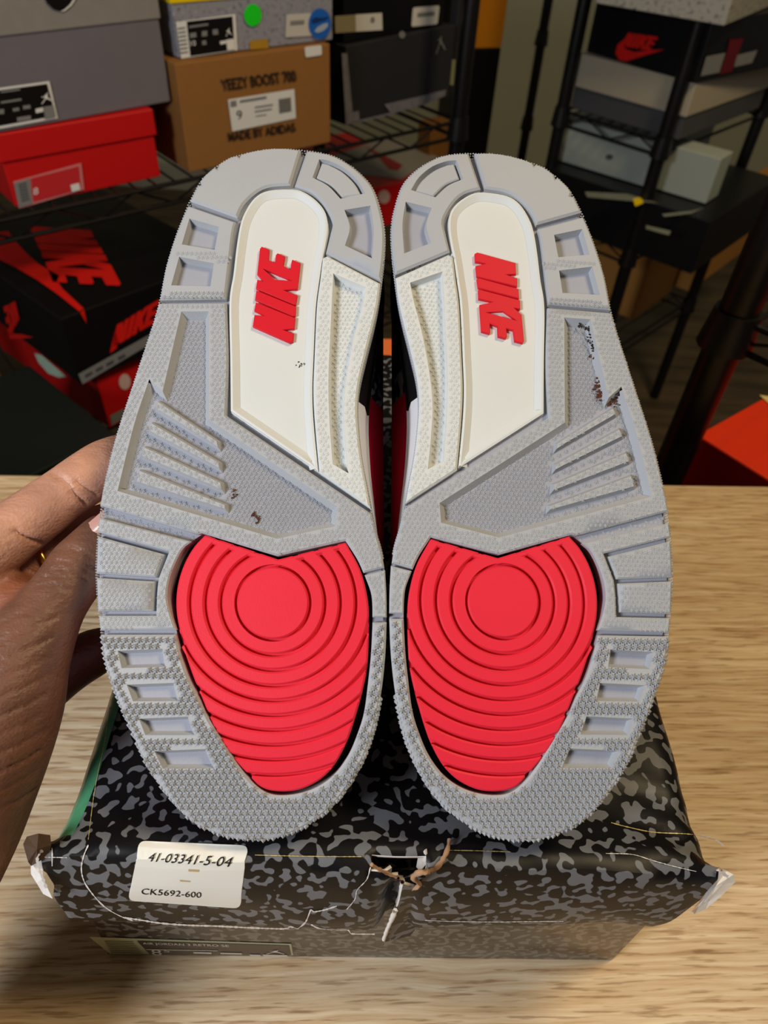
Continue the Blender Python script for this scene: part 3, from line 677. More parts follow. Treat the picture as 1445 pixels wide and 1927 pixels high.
# sticker (grows out of the box, so it is part of it)
def rrect(quad, r, n=5):
    q = [np.array(p, float) for p in quad]; out = []
    for i in range(4):
        p0, p, p1 = q[i - 1], q[i], q[(i + 1) % 4]; a = p + (p0 - p) / np.linalg.norm(p0 - p) * r; b = p + (p1 - p) / np.linalg.norm(p1 - p) * r
        for k in range(n + 1): t = k / n; out.append((1 - t) ** 2 * a + 2 * t * (1 - t) * p + t * t * b)
    return np.array(out)
stq = [(240.5, 1695), (452, 1710), (467, 1591), (262, 1582)]
st = decal(SK, 'sticker', rrect(stq, 13), STICK, sb, 1.5, grid=3); st['label'] = 'white sticker with two printed code lines'
def skin_text(sv, quad, parent=sb, m=INK, lift=3.2, shear=0.0):
    Vt, Ft = text_mesh(sv, shear); bm = bmesh.new(); vs = [bm.verts.new((p[0], p[1], 0)) for p in Vt]
    for f in Ft:
        try: bm.faces.new([vs[i] for i in f])
        except ValueError: pass
    bmesh.ops.triangulate(bm, faces=bm.faces[:]); bmesh.ops.subdivide_edges(bm, edges=[e for e in bm.edges if e.calc_length() > .03], cuts=3, use_grid_fill=True)
    bmesh.ops.triangulate(bm, faces=bm.faces[:]); bm.verts.index_update(); Vt = np.array([v.co[:2] for v in bm.verts]); Ft = [tuple(v.index for v in f.verts) for f in bm.faces]; bm.free()
    return mesh_obj('lettering', to_local(sb.matrix_world, SK.w(hmap(homography(UNIT, quad), Vt), lift)), Ft, m, st)
skin_text('41-03341-5-04', [(277.5, 1621), (434.5, 1632), (438.5, 1613), (281.5, 1604.5)], shear=.22)
skin_text('CK5692-600', [(265, 1683), (378, 1690), (379, 1679.5), (267, 1672)])
for q in ([(354, 1636), (375, 1637), (374, 1641), (355, 1640)], [(338, 1656), (358, 1658), (358, 1660), (339, 1659)]): decal(SK, 'stain', q, STAIN, sb, 2.2)
# worn creases, torn edges and painted edge glints
def crease(pts, wpx, m, lift=1.8, jit=.25, name='crease'):
    P = path([tuple(p) for p in pts], 3.0, closed=False); t = np.gradient(P, axis=0); t /= np.linalg.norm(t, axis=1, keepdims=True) + 1e-9; nn = np.stack([-t[:, 1], t[:, 0]], 1)
    ww = wpx * (1 + rng.uniform(-.6, .6, len(P)))[:, None]; A_ = P + nn * ww / 2; B_ = P - nn * ww / 2
    W = SK.w(np.r_[A_, B_], lift); k = len(P)
    return mesh_obj(name, to_local(sb.matrix_world, W), [(i, i + 1, k + i + 1, k + i) for i in range(k - 1)], m, sb)
crease([(166, 1590), (157, 1612), (153, 1635), (158, 1658), (172, 1680), (195, 1705), (222, 1722), (250, 1733)], 2.0, PAPER)
crease([(235, 1727), (268, 1732), (300, 1737), (350, 1741), (410, 1743), (470, 1746), (535, 1748), (545, 1744), (560, 1748)], 2.6, PAPER)
crease([(560, 1748), (575, 1735), (585, 1712), (590, 1716), (612, 1712), (634, 1705)], 2.4, PAPER)
crease([(585, 1740), (605, 1748), (655, 1750), (660, 1757), (705, 1758)], 2.2, PAPER)
crease([(697, 1632), (690, 1655), (672, 1675), (668, 1692), (652, 1712)], 1.4, PAPER)
crease([(80, 1600), (70, 1616), (76, 1640), (86, 1668), (92, 1686)], 5.0, PAPER)
crease([(98, 1596), (98, 1630)], 1.2, PAPER); crease([(84, 1613), (126, 1614)], 1.2, PAPER)
crease([(480, 1609), (560, 1611), (640, 1612), (680, 1612)], 1.3, mat('gold_edge_glint', (198, 176, 112), .4))  # yellow reflection on the rolled lid edges painted as gold strips
crease([(845, 1600), (900, 1601), (960, 1603)], 1.2, MATS['gold_edge_glint'])
crease([(800, 1732), (850, 1734), (930, 1735), (1010, 1734), (1060, 1734)], 1.2, PAPER)
crease([(1140, 1606), (1190, 1608), (1230, 1620), (1275, 1632), (1310, 1640)], 1.2, PAPER)
crease([(1150, 1548), (1180, 1556), (1230, 1566), (1300, 1570), (1345, 1580)], 1.6, MATS['gold_edge_glint']); crease([(1315, 1572), (1345, 1580), (1362, 1592)], 2.2, PAPER)
crease([(1349, 1634), (1362, 1645), (1370, 1650)], 6.0, PAPER); crease([(1372, 1652), (1350, 1676), (1325, 1700), (1300, 1716)], 3.0, PAPER)
crease([(206, 1330), (196, 1400), (185, 1450), (176, 1500), (166, 1580)], .9, MATS['gold_edge_glint'])
# torn flap in the middle of the lid
def ribbon(pts3, width, n_dir, m, name, t=.0008):
    P = np.array(pts3); Vv = []; 
    for i, p in enumerate(P): Vv += [p, p + np.array(n_dir) * width * (1 + .25 * math.sin(i * 1.7))]
    o = mesh_obj(name, to_local(sb.matrix_world, Vv), [(2 * i, 2 * i + 1, 2 * i + 3, 2 * i + 2) for i in range(len(P) - 1)], m, sb, 60)
    md = o.modifiers.new('board', 'SOLIDIFY'); md.thickness = t; md.offset = 0; return o
def lift_pts(px, lift): return SK.w(path([tuple(p) for p in px], 4.0, closed=False), 1.0, lift)
def tube_px(px, lift, rad, m, name):
    P = lift_pts(px, lift); r_ = rad * (1 + rng.uniform(-.35, .35, len(P))); b = MB().tube(P, list(r_), 6); return b.build(name, m, sb, 60, sb.matrix_world)
tube_px([(757, 1656), (756, 1672), (751, 1690), (745, 1710), (737, 1730), (729, 1748), (722, 1768)], .0022, .0009, PAPER, 'torn_edge')
tube_px([(699, 1627), (715, 1637), (735, 1646), (757, 1656)], .0012, .0006, KRAFT, 'torn_edge')
tube_px([(846, 1581), (840, 1604), (826, 1628), (812, 1638), (800, 1641), (786, 1643), (778, 1650), (784, 1658), (790, 1664), (786, 1669), (760, 1674)], .0020, .0009, KRAFT, 'torn_edge')
fl = [at(x, y, d) for x, y, d in ((757, 1658, .2545), (790, 1667, .262), (796, 1700, .277), (790, 1730, .292), (770, 1757, .300), (722, 1768, .296), (738, 1728, .280), (750, 1690, .266))]
o = mesh_obj('torn_flap', to_local(sb.matrix_world, fl), [(0, 1, 7), (1, 2, 6, 7), (2, 3, 6), (3, 4, 5, 6)], ELE, sb); thick(o, .001, PAPER)
fl = [at(x, y, d) for x, y, d in ((714, 1632, .268), (745, 1622, .272), (792, 1612, .272), (803, 1599, .264), (803, 1622, .262), (795, 1636, .262), (770, 1650, .268), (752, 1655, .268))]
o = mesh_obj('torn_liner', to_local(sb.matrix_world, fl), [(0, 1, 6, 7), (1, 2, 5, 6), (2, 3, 4, 5)], KRAFT_D, sb); thick(o, .001, PAPER)
fl = [at(x, y, d) for x, y, d in ((803, 1597, .256), (798, 1618, .257), (806, 1622, .256), (793, 1637, .259), (786, 1630, .260), (790, 1614, .260))]
o = mesh_obj('torn_tip', to_local(sb.matrix_world, fl), [(0, 1, 5), (0, 2, 1), (1, 2, 3, 4), (1, 4, 5)], PAPER, sb); thick(o, .0008, PAPER)
# crushed front corners
def crumple(px_ring, d0, dd, m, name):
    c = np.mean([p for p in px_ring], 0); V_ = [at(c[0], c[1], d0 - dd)]
    for k, p in enumerate(px_ring): V_.append(at(p[0], p[1], d0 + dd * (.4 if k % 2 else -.2)))
    n_ = len(px_ring); o = mesh_obj(name, to_local(sb.matrix_world, V_), [(0, 1 + i, 1 + (i + 1) % n_) for i in range(n_)], m, sb); thick(o, .0015, KRAFT); return o
dl = float((onz(75, 1605, ZL) - CAM) @ FW)
crumple([(50, 1590), (56, 1578), (74, 1572), (90, 1576), (92, 1590), (88, 1604), (72, 1616), (62, 1622), (56, 1614)], dl + .001, .004, KRAFT_D, 'crushed_corner')
crumple([(62, 1622), (76, 1612), (84, 1640), (94, 1672), (100, 1686), (88, 1676), (76, 1656), (66, 1640)], dl + .006, .003, PAPER, 'crushed_corner')
crumple([(1353, 1632), (1366, 1642), (1376, 1644), (1377, 1654), (1352, 1680), (1322, 1704), (1302, 1714), (1335, 1686), (1360, 1656)], float((onz(1372, 1640, ZL) - CAM) @ FW) + .003, .002, PAPER, 'crushed_corner')
# printed size label on the base end
FBASE = Face(bw(bfl), np.cross(bw(bfr) - bw(bfl), (0, 0, 1)), .00025)
LABEL_G = mat('label_olive_border', (170, 172, 140), .35, .5); LABEL_B = mat('label_brown_field', (66, 56, 48), .3, .5); PRINT_W = mat('label_print', (205, 200, 190), .5)
lb = decal(FBASE, 'size_label', [(168, 1762), (548, 1775), (552, 1796.5), (207, 1794)], LABEL_G, sb, 1.0, grid=0)
decal(FBASE, 'label_field', [(258, 1768.5), (543, 1777.5), (547, 1795.5), (282, 1793.5)], LABEL_B, sb, 2.0)
for k in range(7): decal(FBASE, 'bar', [(196 + k * 2.2, 1769 + k * 3.5), (250 + k * 3, 1770 + k * 3.5), (251 + k * 3, 1770.9 + k * 3.5), (197 + k * 2.2, 1770 + k * 3.5)], mat('bar_ink', (96, 96, 70), .5), sb, 2.0)
decal_text(FBASE, 'lettering', 'AIR JORDAN 3 RETRO SE', [(271, 1775), (432, 1780), (431, 1774.5), (268, 1770)], PRINT_W, sb, 3.0)
decal_text(FBASE, 'lettering', '8', [(287, 1794), (306, 1794.5), (303, 1784), (284, 1783.5)], PRINT_W, sb, 3.0)
decal_text(FBASE, 'lettering', '5', [(309, 1789), (320, 1789), (319, 1784.5), (308, 1784.5)], PRINT_W, sb, 3.0)
for q in ([(276, 1783), (410, 1785.5), (410, 1786.5), (276, 1784)], [(364, 1788), (398, 1789), (399, 1792), (365, 1791)], [(415, 1789.5), (455, 1790.5), (456, 1793), (416, 1792)], [(495, 1793), (540, 1794), (542, 1797.5), (497, 1797)], [(470, 1793), (490, 1793.5), (491, 1796.5), (471, 1796)]):
    decal(FBASE, 'print', q, PRINT_W, sb, 3.0)
JUMP = [(0, .02), (.10, 0), (.36, .30), (.50, .40), (.62, .34), (.92, .06), (1, .10), (.72, .44), (.62, .58), (.66, .72), (.74, .98), (.68, 1), (.58, .80), (.52, .86), (.44, .82), (.45, .72), (.26, .66), (.12, .70), (.12, .64), (.30, .58), (.42, .54), (.36, .42)]
def jumpman(face, quad, m, parent, lift=3.0): return decal(face, 'emblem', hmap(homography(UNIT, quad), np.array(JUMP)), m, parent, lift)
jumpman(FBASE, [(500, 1792), (537, 1793), (531, 1785), (505, 1784.5)], PRINT_W, sb)

# ------------------------------------------------------------------ the hand that steadies the shoe
def skin_material():
    m = bpy.data.materials.new('brown_skin'); m.use_nodes = True; nt = m.node_tree; b = nt.nodes['Principled BSDF']
    at_ = nt.nodes.new('ShaderNodeAttribute'); at_.attribute_name = 'tone'
    tc = nt.nodes.new('ShaderNodeTexCoord'); n = nt.nodes.new('ShaderNodeTexNoise'); n.inputs['Scale'].default_value = 70; n.inputs['Detail'].default_value = 5
    nt.links.new(tc.outputs['Object'], n.inputs['Vector'])
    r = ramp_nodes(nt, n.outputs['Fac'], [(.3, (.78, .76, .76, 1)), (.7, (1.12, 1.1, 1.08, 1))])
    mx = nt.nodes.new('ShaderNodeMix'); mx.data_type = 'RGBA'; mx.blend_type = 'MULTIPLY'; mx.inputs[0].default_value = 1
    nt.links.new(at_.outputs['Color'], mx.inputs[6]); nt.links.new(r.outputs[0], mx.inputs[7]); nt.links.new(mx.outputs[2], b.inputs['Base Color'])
    # creases: stretched noise in the direction across the thumb, plus pore bump
    mp = nt.nodes.new('ShaderNodeMapping'); mp.inputs['Rotation'].default_value = (.3, .4, math.radians(20)); mp.inputs['Scale'].default_value = (110, 420, 420); nt.links.new(tc.outputs['Object'], mp.inputs[0])
    n2 = nt.nodes.new('ShaderNodeTexNoise'); n2.inputs['Scale'].default_value = 1; n2.inputs['Detail'].default_value = 4; nt.links.new(mp.outputs[0], n2.inputs['Vector'])
    v = nt.nodes.new('ShaderNodeTexVoronoi'); v.inputs['Scale'].default_value = 900; nt.links.new(tc.outputs['Object'], v.inputs['Vector'])
    ad = nt.nodes.new('ShaderNodeMath'); ad.operation = 'MULTIPLY_ADD'; ad.inputs[1].default_value = .25; nt.links.new(v.outputs['Distance'], ad.inputs[0]); nt.links.new(n2.outputs['Fac'], ad.inputs[2])
    bp = nt.nodes.new('ShaderNodeBump'); bp.inputs['Strength'].default_value = .55; bp.inputs['Distance'].default_value = .0009
    nt.links.new(ad.outputs[0], bp.inputs['Height']); nt.links.new(bp.outputs[0], b.inputs['Normal'])
    b.inputs['Roughness'].default_value = .48; b.inputs['Specular IOR Level'].default_value = .45
    b.inputs['Subsurface Weight'].default_value = .12; b.inputs['Subsurface Radius'].default_value = (.004, .0016, .0008); b.inputs['Subsurface Scale'].default_value = .5
    return m
CH = {'index': [(-120, 1085, .270, .0140), (-50, 1045, .274, .0136), (0, 1016, .278, .0130), (45, 985, .281, .0117), (90, 952, .284, .0114), (118, 930, .286, .0106), (160, 902, .288, .0110), (200, 872, .292, .0104), (224, 856, .296, .0088)],
      'middle': [(-120, 1140, .288, .0140), (-40, 1105, .292, .0134), (30, 1080, .296, .0125), (80, 1058, .300, .0118), (140, 1025, .304, .0112), (190, 992, .308, .0105), (214, 978, .310, .0085)],
      'thumb': [(214, 992, .2850, .0075), (200, 1004, .2845, .0095), (180, 1030, .2830, .0108), (152, 1066, .2805, .0125), (128, 1098, .277, .0119), (100, 1138, .274, .0124), (70, 1185, .271, .0152), (40, 1240, .268, .0179),
                (12, 1310, .266, .0215), (-18, 1380, .266, .0235), (-52, 1450, .266, .0252), (-100, 1540, .266, .0278), (-160, 1650, .266, .0290), (-230, 1770, .264, .0295), (-340, 1950, .250, .030), (-520, 2230, .232, .032)],
      'ring': [(20, 1320, .292, .0150), (75, 1290, .298, .0130), (115, 1262, .303, .0118), (150, 1242, .308, .0110), (186, 1224, .312, .0104), (208, 1214, .314, .0088)],
      'palm': [(-150, 1120, .29, .020), (-100, 1180, .288, .026), (-70, 1250, .284, .030), (-60, 1330, .282, .032), (-80, 1420, .278, .033), (-120, 1530, .274, .032), (-180, 1650, .272, .031), (-250, 1770, .268, .031), (-370, 1970, .252, .032), (-560, 2260, .232, .034), (-900, 2700, .195, .037)],
      'web': [(-60, 1120, .284, .016), (-10, 1130, .282, .0135), (30, 1140, .280, .0125), (62, 1150, .277, .011)]}
TONE = {'index': (200, 148, 124), 'middle': (160, 104, 84), 'thumb': (118, 80, 62), 'ring': (92, 48, 40), 'palm': (118, 78, 60), 'web': (150, 92, 68)}  # ring finger darkest, shade behind the sole put into its tone
hb = MB(); cpts = []; ctone = []; crad = []
for k_, chn in CH.items():
    A_ = np.array(chn); t_ = np.arange(len(A_)); tt = np.linspace(0, len(A_) - 1, (len(A_) - 1) * 6 + 1); I_ = np.stack([np.interp(tt, t_, A_[:, i]) for i in range(4)], 1)
    for _ in range(4): I_[1:-1] = (I_[:-2] + 2 * I_[1:-1] + I_[2:]) / 4
    P_ = [at(x, y, d) for x, y, d, r in I_]; R_ = list(I_[:, 3])
    # rounded ends
    d0 = P_[0] - P_[1]; d0 /= np.linalg.norm(d0); d1 = P_[-1] - P_[-2]; d1 /= np.linalg.norm(d1)
    for a_ in (.5, .85, 1.0): P_.append(P_[len(I_) - 1] + d1 * I_[-1, 3] * a_); R_.append(I_[-1, 3] * math.sqrt(max(.02, 1 - a_ * a_)))
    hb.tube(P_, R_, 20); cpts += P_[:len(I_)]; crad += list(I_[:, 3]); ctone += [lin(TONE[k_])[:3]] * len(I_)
wrist = at(-160, 1650, .268)
hm = frame_matrix(wrist, (1, 0, 0), (0, 1, 0), (0, 0, 1)); per = empty('person', hm)
tag(per, 'left hand reaching in to grip the sneaker by its outer edge', 'person')
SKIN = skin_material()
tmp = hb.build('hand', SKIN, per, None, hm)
rm = tmp.modifiers.new('r', 'REMESH'); rm.mode = 'VOXEL'; rm.voxel_size = .0014
sm = tmp.modifiers.new('s', 'SMOOTH'); sm.iterations = 9; sm.factor = .5
bpy.context.view_layer.update(); dg = bpy.context.evaluated_depsgraph_get()
me = bpy.data.meshes.new_from_object(tmp.evaluated_get(dg)); tmp.modifiers.clear(); tmp.data = me
me.polygons.foreach_set('use_smooth', [True] * len(me.polygons))
co = np.empty(len(me.vertices) * 3); me.vertices.foreach_get('co', co); co = co.reshape(-1, 3) + np.array(wrist)
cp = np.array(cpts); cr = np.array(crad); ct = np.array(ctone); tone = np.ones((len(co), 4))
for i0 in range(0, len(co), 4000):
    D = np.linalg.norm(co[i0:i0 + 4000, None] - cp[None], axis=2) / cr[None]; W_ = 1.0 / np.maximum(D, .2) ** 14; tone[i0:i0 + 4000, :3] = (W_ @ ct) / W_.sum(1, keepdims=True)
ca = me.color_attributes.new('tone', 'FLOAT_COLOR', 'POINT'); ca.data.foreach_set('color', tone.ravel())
# knuckle creases pressed into the mesh: short grooves across thumb and finger
nrm = np.empty(len(me.vertices) * 3); me.vertices.foreach_get('normal', nrm); nrm = nrm.reshape(-1, 3)
def groove(px, d, width, depth):
    P = np.array([at(x, y, d) for x, y in path([tuple(p) for p in px], 2.0, closed=False)]); q = co - CAM; dz = q @ FW; pxy = np.stack([CX + F * (q @ RT) / dz, CY - F * (q @ UP) / dz], 1)
    L = path([tuple(p) for p in px], 2.0, closed=False); near = np.where((pxy[:, 0] > L[:, 0].min() - 15) & (pxy[:, 0] < L[:, 0].max() + 15) & (pxy[:, 1] > L[:, 1].min() - 15) & (pxy[:, 1] < L[:, 1].max() + 15) & (np.sum(nrm * (CAM - co), 1) > 0))[0]
    for i in near:
        dd = np.min(np.linalg.norm(L - pxy[i], axis=1)); co[i] -= nrm[i] * depth * math.exp(-(dd / width) ** 2)
for g_ in ([(100, 1046), (118, 1040), (140, 1048), (160, 1060), (180, 1070)], [(95, 1060), (115, 1054), (140, 1062), (165, 1076)], [(88, 1072), (110, 1070), (140, 1080), (165, 1094)], [(104, 1034), (125, 1030), (150, 1038), (175, 1052)],
           [(80, 1085), (105, 1084), (135, 1094)], [(72, 1100), (100, 1100), (130, 1112)]): groove(g_, .262, 3.0, .0011)
for g_ in ([(100, 888), (125, 908), (140, 930), (160, 950)], [(143, 905), (160, 920), (180, 932)], [(28, 998), (50, 1012), (80, 1022)]): groove(g_, .28, 3.5, .0016)
for k_ in range(11):
    y_ = 1150 + k_ * 36; groove([(-5 - k_ * 3, y_ + 26), (30 - k_ * 2, y_ + 8), (70 - k_ * 3, y_ - 6), (110 - k_ * 4, y_ - 26)], .25, 2.6, .0006 + .0003 * (k_ % 3))
me.vertices.foreach_set('co', (co - np.array(wrist)).ravel()); me.update()
# thumb nail
NAIL = mat('finger_nail', (214, 160, 146), .3, .5)
nb = MB(); ring_c = at(197, 990, .2640)
nv = []; nf = []
for i in range(6):
    for j in range(6):
        a_ = (i / 5 - .5); b_ = (j / 5 - .5); x_ = 192 + a_ * 40 + b_ * 26; y_ = 988 - a_ * 34 + b_ * 30; nv.append(at(x_, y_, .2742 + .006 * (b_ * b_ * 2 + a_ * a_ * .6)))
for i in range(5):
    for j in range(5): nf.append((i * 6 + j, i * 6 + j + 1, i * 6 + 7 + j, i * 6 + 6 + j))
mesh_obj('thumbnail', to_local(hm, nv), nf, NAIL, per, 60)
# gold ring glimpsed between finger and thumb
GOLD = mat('gold', (230, 176, 84), .22, .5, metal=1.0)
rc = at(88, 1052, .2995); ax = at(140, 1025, .304) - at(30, 1080, .296); ax /= np.linalg.norm(ax); e1 = np.cross(ax, [0, 0, 1.]); e1 /= np.linalg.norm(e1); e2 = np.cross(ax, e1)
rv = []; rf = []
for i in range(40):
    a_ = 2 * math.pi * i / 40; dirv = e1 * math.cos(a_) + e2 * math.sin(a_)
    for j in range(8): b_ = 2 * math.pi * j / 8; rv.append(rc + dirv * (.0122 + .0009 * math.cos(b_)) + ax * .0013 * math.sin(b_))
for i in range(40):
    for j in range(8): rf.append((i * 8 + j, i * 8 + (j + 1) % 8, ((i + 1) % 40) * 8 + (j + 1) % 8, ((i + 1) % 40) * 8 + j))
rm_ = frame_matrix(rc, (1, 0, 0), (0, 1, 0), (0, 0, 1)); ro = mesh_obj('finger_ring', to_local(rm_, rv), rf, GOLD, None, 60); ro.matrix_world = rm_
tag(ro, 'thin gold ring on the gripping hand', 'ring')

# ------------------------------------------------------------------ background shoe boxes and racks
def vec2(a): return np.array([math.cos(math.radians(a)), math.sin(math.radians(a)), 0.0])
class SBox:
    """shoe box whose front lower edge runs through two pixels at height z"""
    def __init__(s, name, label, bl, br, z, h, length, mbody, mlid=None, lid=.0, over=.003, group=None, ang=None, w=None, anchor='R'):
        L = onz(bl[0], bl[1], z); R_ = onz(br[0], br[1], z)
        if ang is not None:
            ex = vec2(ang); wd = w if w else float((R_ - L) @ ex); L = R_ - ex * wd if anchor == 'R' else L
        else:
            ex = (R_ - L) / np.linalg.norm(R_ - L); wd = float(np.linalg.norm(R_ - L))
        ey = np.array([-ex[1], ex[0], 0]);
        if ey @ (L - CAM) < 0: ey = -ey
        s.w, s.h, s.l, s.ex, s.ey = wd, h, length, ex, ey
        s.M = frame_matrix(L, ex, ey, (0, 0, 1)); s.root = empty(name, s.M); tag(s.root, label, 'box', group); s.L = L
        b = MB().box((0, 0, 0), (wd, length, h - .002 if lid else h), .0015); mesh_obj('body', b.v, b.f, mbody, s.root)
        if lid:
            b = MB().box((-over, -over, h - lid), (wd + over, length + over, h), .0018); mesh_obj('lid', b.v, b.f, mlid or mbody, s.root)
        s.front = Face(L - ey * 0.0005, ey, .0006); s.lidf = Face(L - ey * (over + .0003), ey, .0006)
        s.top = Face(L + np.array([0, 0, h]), (0, 0, 1), .0006); s.right = Face(L + ex * (wd + .0005), ex, .0006); s.left = Face(L - ex * .0005, ex, .0006)
        s.rightlid = Face(L + ex * (wd + over + .0003), ex, .0006); s.leftlid = Face(L - ex * (over + .0003), ex, .0006)
GREYB = mat('grey_card', (112, 108, 116), .6, .3, var=.06, vscale=40); TAUPE = mat('taupe_card', (138, 134, 130), .6, .3, var=.1, vscale=60)
REDB = mat('red_card', (196, 16, 18), .5, .35); RED_LIT = mat('red_card_lit', (240, 56, 16), .45, .35); KRAFTB = mat('kraft_card', (146, 100, 52), .75, .2, var=.06, vscale=90)
CEM = speckle_material('speckled_cement_card', (142, 142, 152), (84, 84, 94), (176, 176, 184), 190); YEL = mat('yellow_card', (240, 206, 8), .5, .3)
BLKB = mat('black_card', (13, 13, 15), .4, .35); CHAR = mat('charcoal_card', (40, 41, 44), .55, .3); GRNBLK = mat('dark_green_black_card', (20, 26, 24), .45, .35)
WHT = mat('white_card', (214, 212, 206), .55, .3); WHT2 = mat('white_print', (224, 224, 222), .5, .3); REDP = mat('red_print', (222, 28, 20), .5, .3); GRYP = mat('grey_print', (126, 126, 126), .6)
BEIGE = mat('beige_card', (176, 166, 146), .6, .25); TANB = mat('tan_card', (190, 134, 68), .7, .2); DGREY = mat('dark_grey_card', (74, 74, 78), .6, .3); PALEG = mat('pale_grey_green_card', (164, 172, 164), .6, .25)
SPECKW = speckle_material('speckled_white_card', (168, 166, 158), (70, 70, 70), (200, 198, 190), 150)
ORNG = mat('orange_card', (206, 132, 22), .55, .3); INKB = mat('brown_print', (48, 32, 20), .7); GRN = mat('neon_green_dot', (24, 220, 30), .5); BLU = mat('blue_round_sticker', (28, 96, 186), .4, .4); PEACH = mat('peach_card', (238, 120, 64), .55, .3)
SWOOSH = [(0, .30), (.04, .12), (.12, .02), (.24, .02), (.40, .10), (1, .52), (.50, .30), (.34, .26), (.22, .30), (.20, .42), (.26, .58), (.33, .70), (.15, .55), (.05, .42)]
def nike_on(face, quad, m, parent, lift=2.0):
    """quad = where the outline corners (130,120),(1030,120),(1030,1790),(130,1790) of the sole lettering go"""
    src = [(880 + x / 9.633, 460 + y / 9.633) for x, y in ((130, 120), (1030, 120), (1030, 1790), (130, 1790))]; H = homography(src, quad)
    for o_, h_ in NIKE_R: decal(face, 'letter', hmap(H, o_), m, parent, lift, [hmap(H, h) for h in h_])
# ---- left rack, upper shelf
ZS = .800
def zof(px, py, d): return float(at(px, py, d)[2])
red = SBox('shoe_box', 'bright red shoe box with a size label at its lower front corner', (30, 390), (303, 332), ZS, .080, .33, REDB, None, .030, .003)
decal(red.front, 'size_label', [(24, 341), (152, 306), (158, 356), (35, 392)], mat('label_pink', (208, 120, 122), .5), red.root, 2)
decal(red.front, 'barcode_strip', [(25, 344), (55, 335), (60, 382), (36, 390)], GRYP, red.root, 3)
for k in range(8): decal(red.front, 'bar', [(33 + k * .9, 346 + k * 4.4), (48 + k * .9, 341.5 + k * 4.4), (48 + k * .9, 343.5 + k * 4.4), (33 + k * .9, 348 + k * 4.4)], DGREY, red.root, 4)
decal(red.front, 'label_field', [(57, 335), (147, 312), (151, 355), (62, 379)], mat('label_red_field', (196, 40, 46), .5), red.root, 3)
decal_text(red.front, 'lettering', '8', [(62, 366), (71, 364), (70, 351), (61, 353)], WHT2, red.root, 4)
decal(red.front, 'label_corner', [(131, 347), (147, 343), (150, 356), (134, 360)], WHT2, red.root, 4)
gz = ZS + .081
gry = SBox('shoe_box', 'grey shoe box with taupe lid and black label, stacked on the red box', (-20, 243), (322, 191.2), gz, .165, .335, GREYB, TAUPE, .078, .002, ang=45, w=.233)
decal(gry.front, 'size_label', [(-40, 170), (92, 152), (108, 222), (-40, 249)], WHT2, gry.root, 2)
decal(gry.front, 'label_field', [(-36, 174), (87, 157), (103, 217), (-36, 242)], BLKB, gry.root, 3)
jumpman(gry.front, [(76, 195), (99, 191), (94, 172), (72, 176)], WHT2, gry.root, 4)
decal(gry.front, 'label_corner', [(80, 200), (98, 197), (103, 219), (83, 223)], GRYP, gry.root, 4)
decal(gry.front, 'label_corner', [(65, 204), (79, 201), (80, 209), (66, 212)], WHT2, gry.root, 4)
for q in ([(0, 190), (38, 184), (39, 188), (0, 194)], [(0, 171), (36, 166), (36, 169), (0, 174)], [(22, 203), (34, 201), (35, 207), (23, 209)], [(41, 198), (55, 196), (56, 203), (42, 205)], [(30, 220), (56, 216), (57, 224), (31, 228)], [(-4, 205), (6, 204), (6, 213), (-4, 214)]): decal(gry.front, 'print', q, GRYP, gry.root, 4)
decal(gry.lidf, 'emblem', [(82, -6), (88, 6), (100, 17), (112, 21), (126, 14), (136, 3), (141, -6)], BLKB, gry.root, 2)
decal(gry.lidf, 'emblem_edge', [(112, 21), (121, 20), (133, 10), (143, -6), (139, -6), (130, 8), (120, 17)], WHT2, gry.root, 3)
yz = .125
yee = SBox('shoe_box', 'brown kraft shoe box with dark stencil lettering and a white label', (357, 325), (622, 268), ZS, yz, .34, KRAFTB, None, 0)
decal_text(yee.front, 'lettering', 'YEEZY BOOST 700', [(417, 171), (558, 153), (554, 131), (413, 149)], INKB, yee.root, 2, bold=.025)
decal_text(yee.front, 'lettering', 'MADE BY ADIDAS', [(430, 266), (556, 247), (553, 230), (427, 249)], INKB, yee.root, 2, bold=.025)
decal(yee.front, 'size_label', [(428, 187), (553, 167), (556, 222), (436, 247)], WHT2, yee.root, 2)
decal_text(yee.front, 'lettering', '9', [(445, 225), (455, 223), (453, 206), (443, 208)], INK, yee.root, 3)
for k in range(9): decal(yee.front, 'bar', [(523 + k * 2.6, 186 - k * .4), (524.4 + k * 2.6, 185.7 - k * .4), (526 + k * 2.6, 213 - k * .5), (524.6 + k * 2.6, 213.3 - k * .5)], INK, yee.root, 3)
for q in ([(432, 190), (443, 188), (444, 199), (433, 201)], [(450, 188), (500, 180), (500, 185), (450, 193)], [(478, 200), (512, 195), (512, 198), (478, 203)], [(478, 208), (510, 203), (510, 206), (478, 211)], [(480, 217), (500, 214), (500, 216), (480, 219)]): decal(yee.front, 'print', q, GRYP, yee.root, 3)
decal(yee.front, 'hang_sticker', rrect([(572, 88), (604, 84), (605, 103), (574, 108)], 4), WHT2, yee.root, 2)
cem = SBox('shoe_box', 'grey speckled shoe box with yellow lid, green dot and blue round sticker', (336, 110), (626, 75), ZS + yz + .001, .095, .33, CEM, YEL, .040, .002)
decal(cem.front, 'size_label', [(330, 41), (442, 26), (446, 94), (340, 110)], WHT2, cem.root, 2)
decal(cem.front, 'label_field', [(350, 40), (436, 30), (440, 93), (357, 105)], BLKB, cem.root, 3)
for k in range(7): decal(cem.front, 'bar', [(333 + k * .8, 52 + k * 7.6), (347 + k * .9, 50 + k * 7.6), (347.4 + k * .9, 53 + k * 7.6), (333.4 + k * .8, 55 + k * 7.6)], GRYP, cem.root, 3)
jumpman(cem.front, [(423, 68), (435, 66), (433, 51), (422, 53)], WHT2, cem.root, 4)
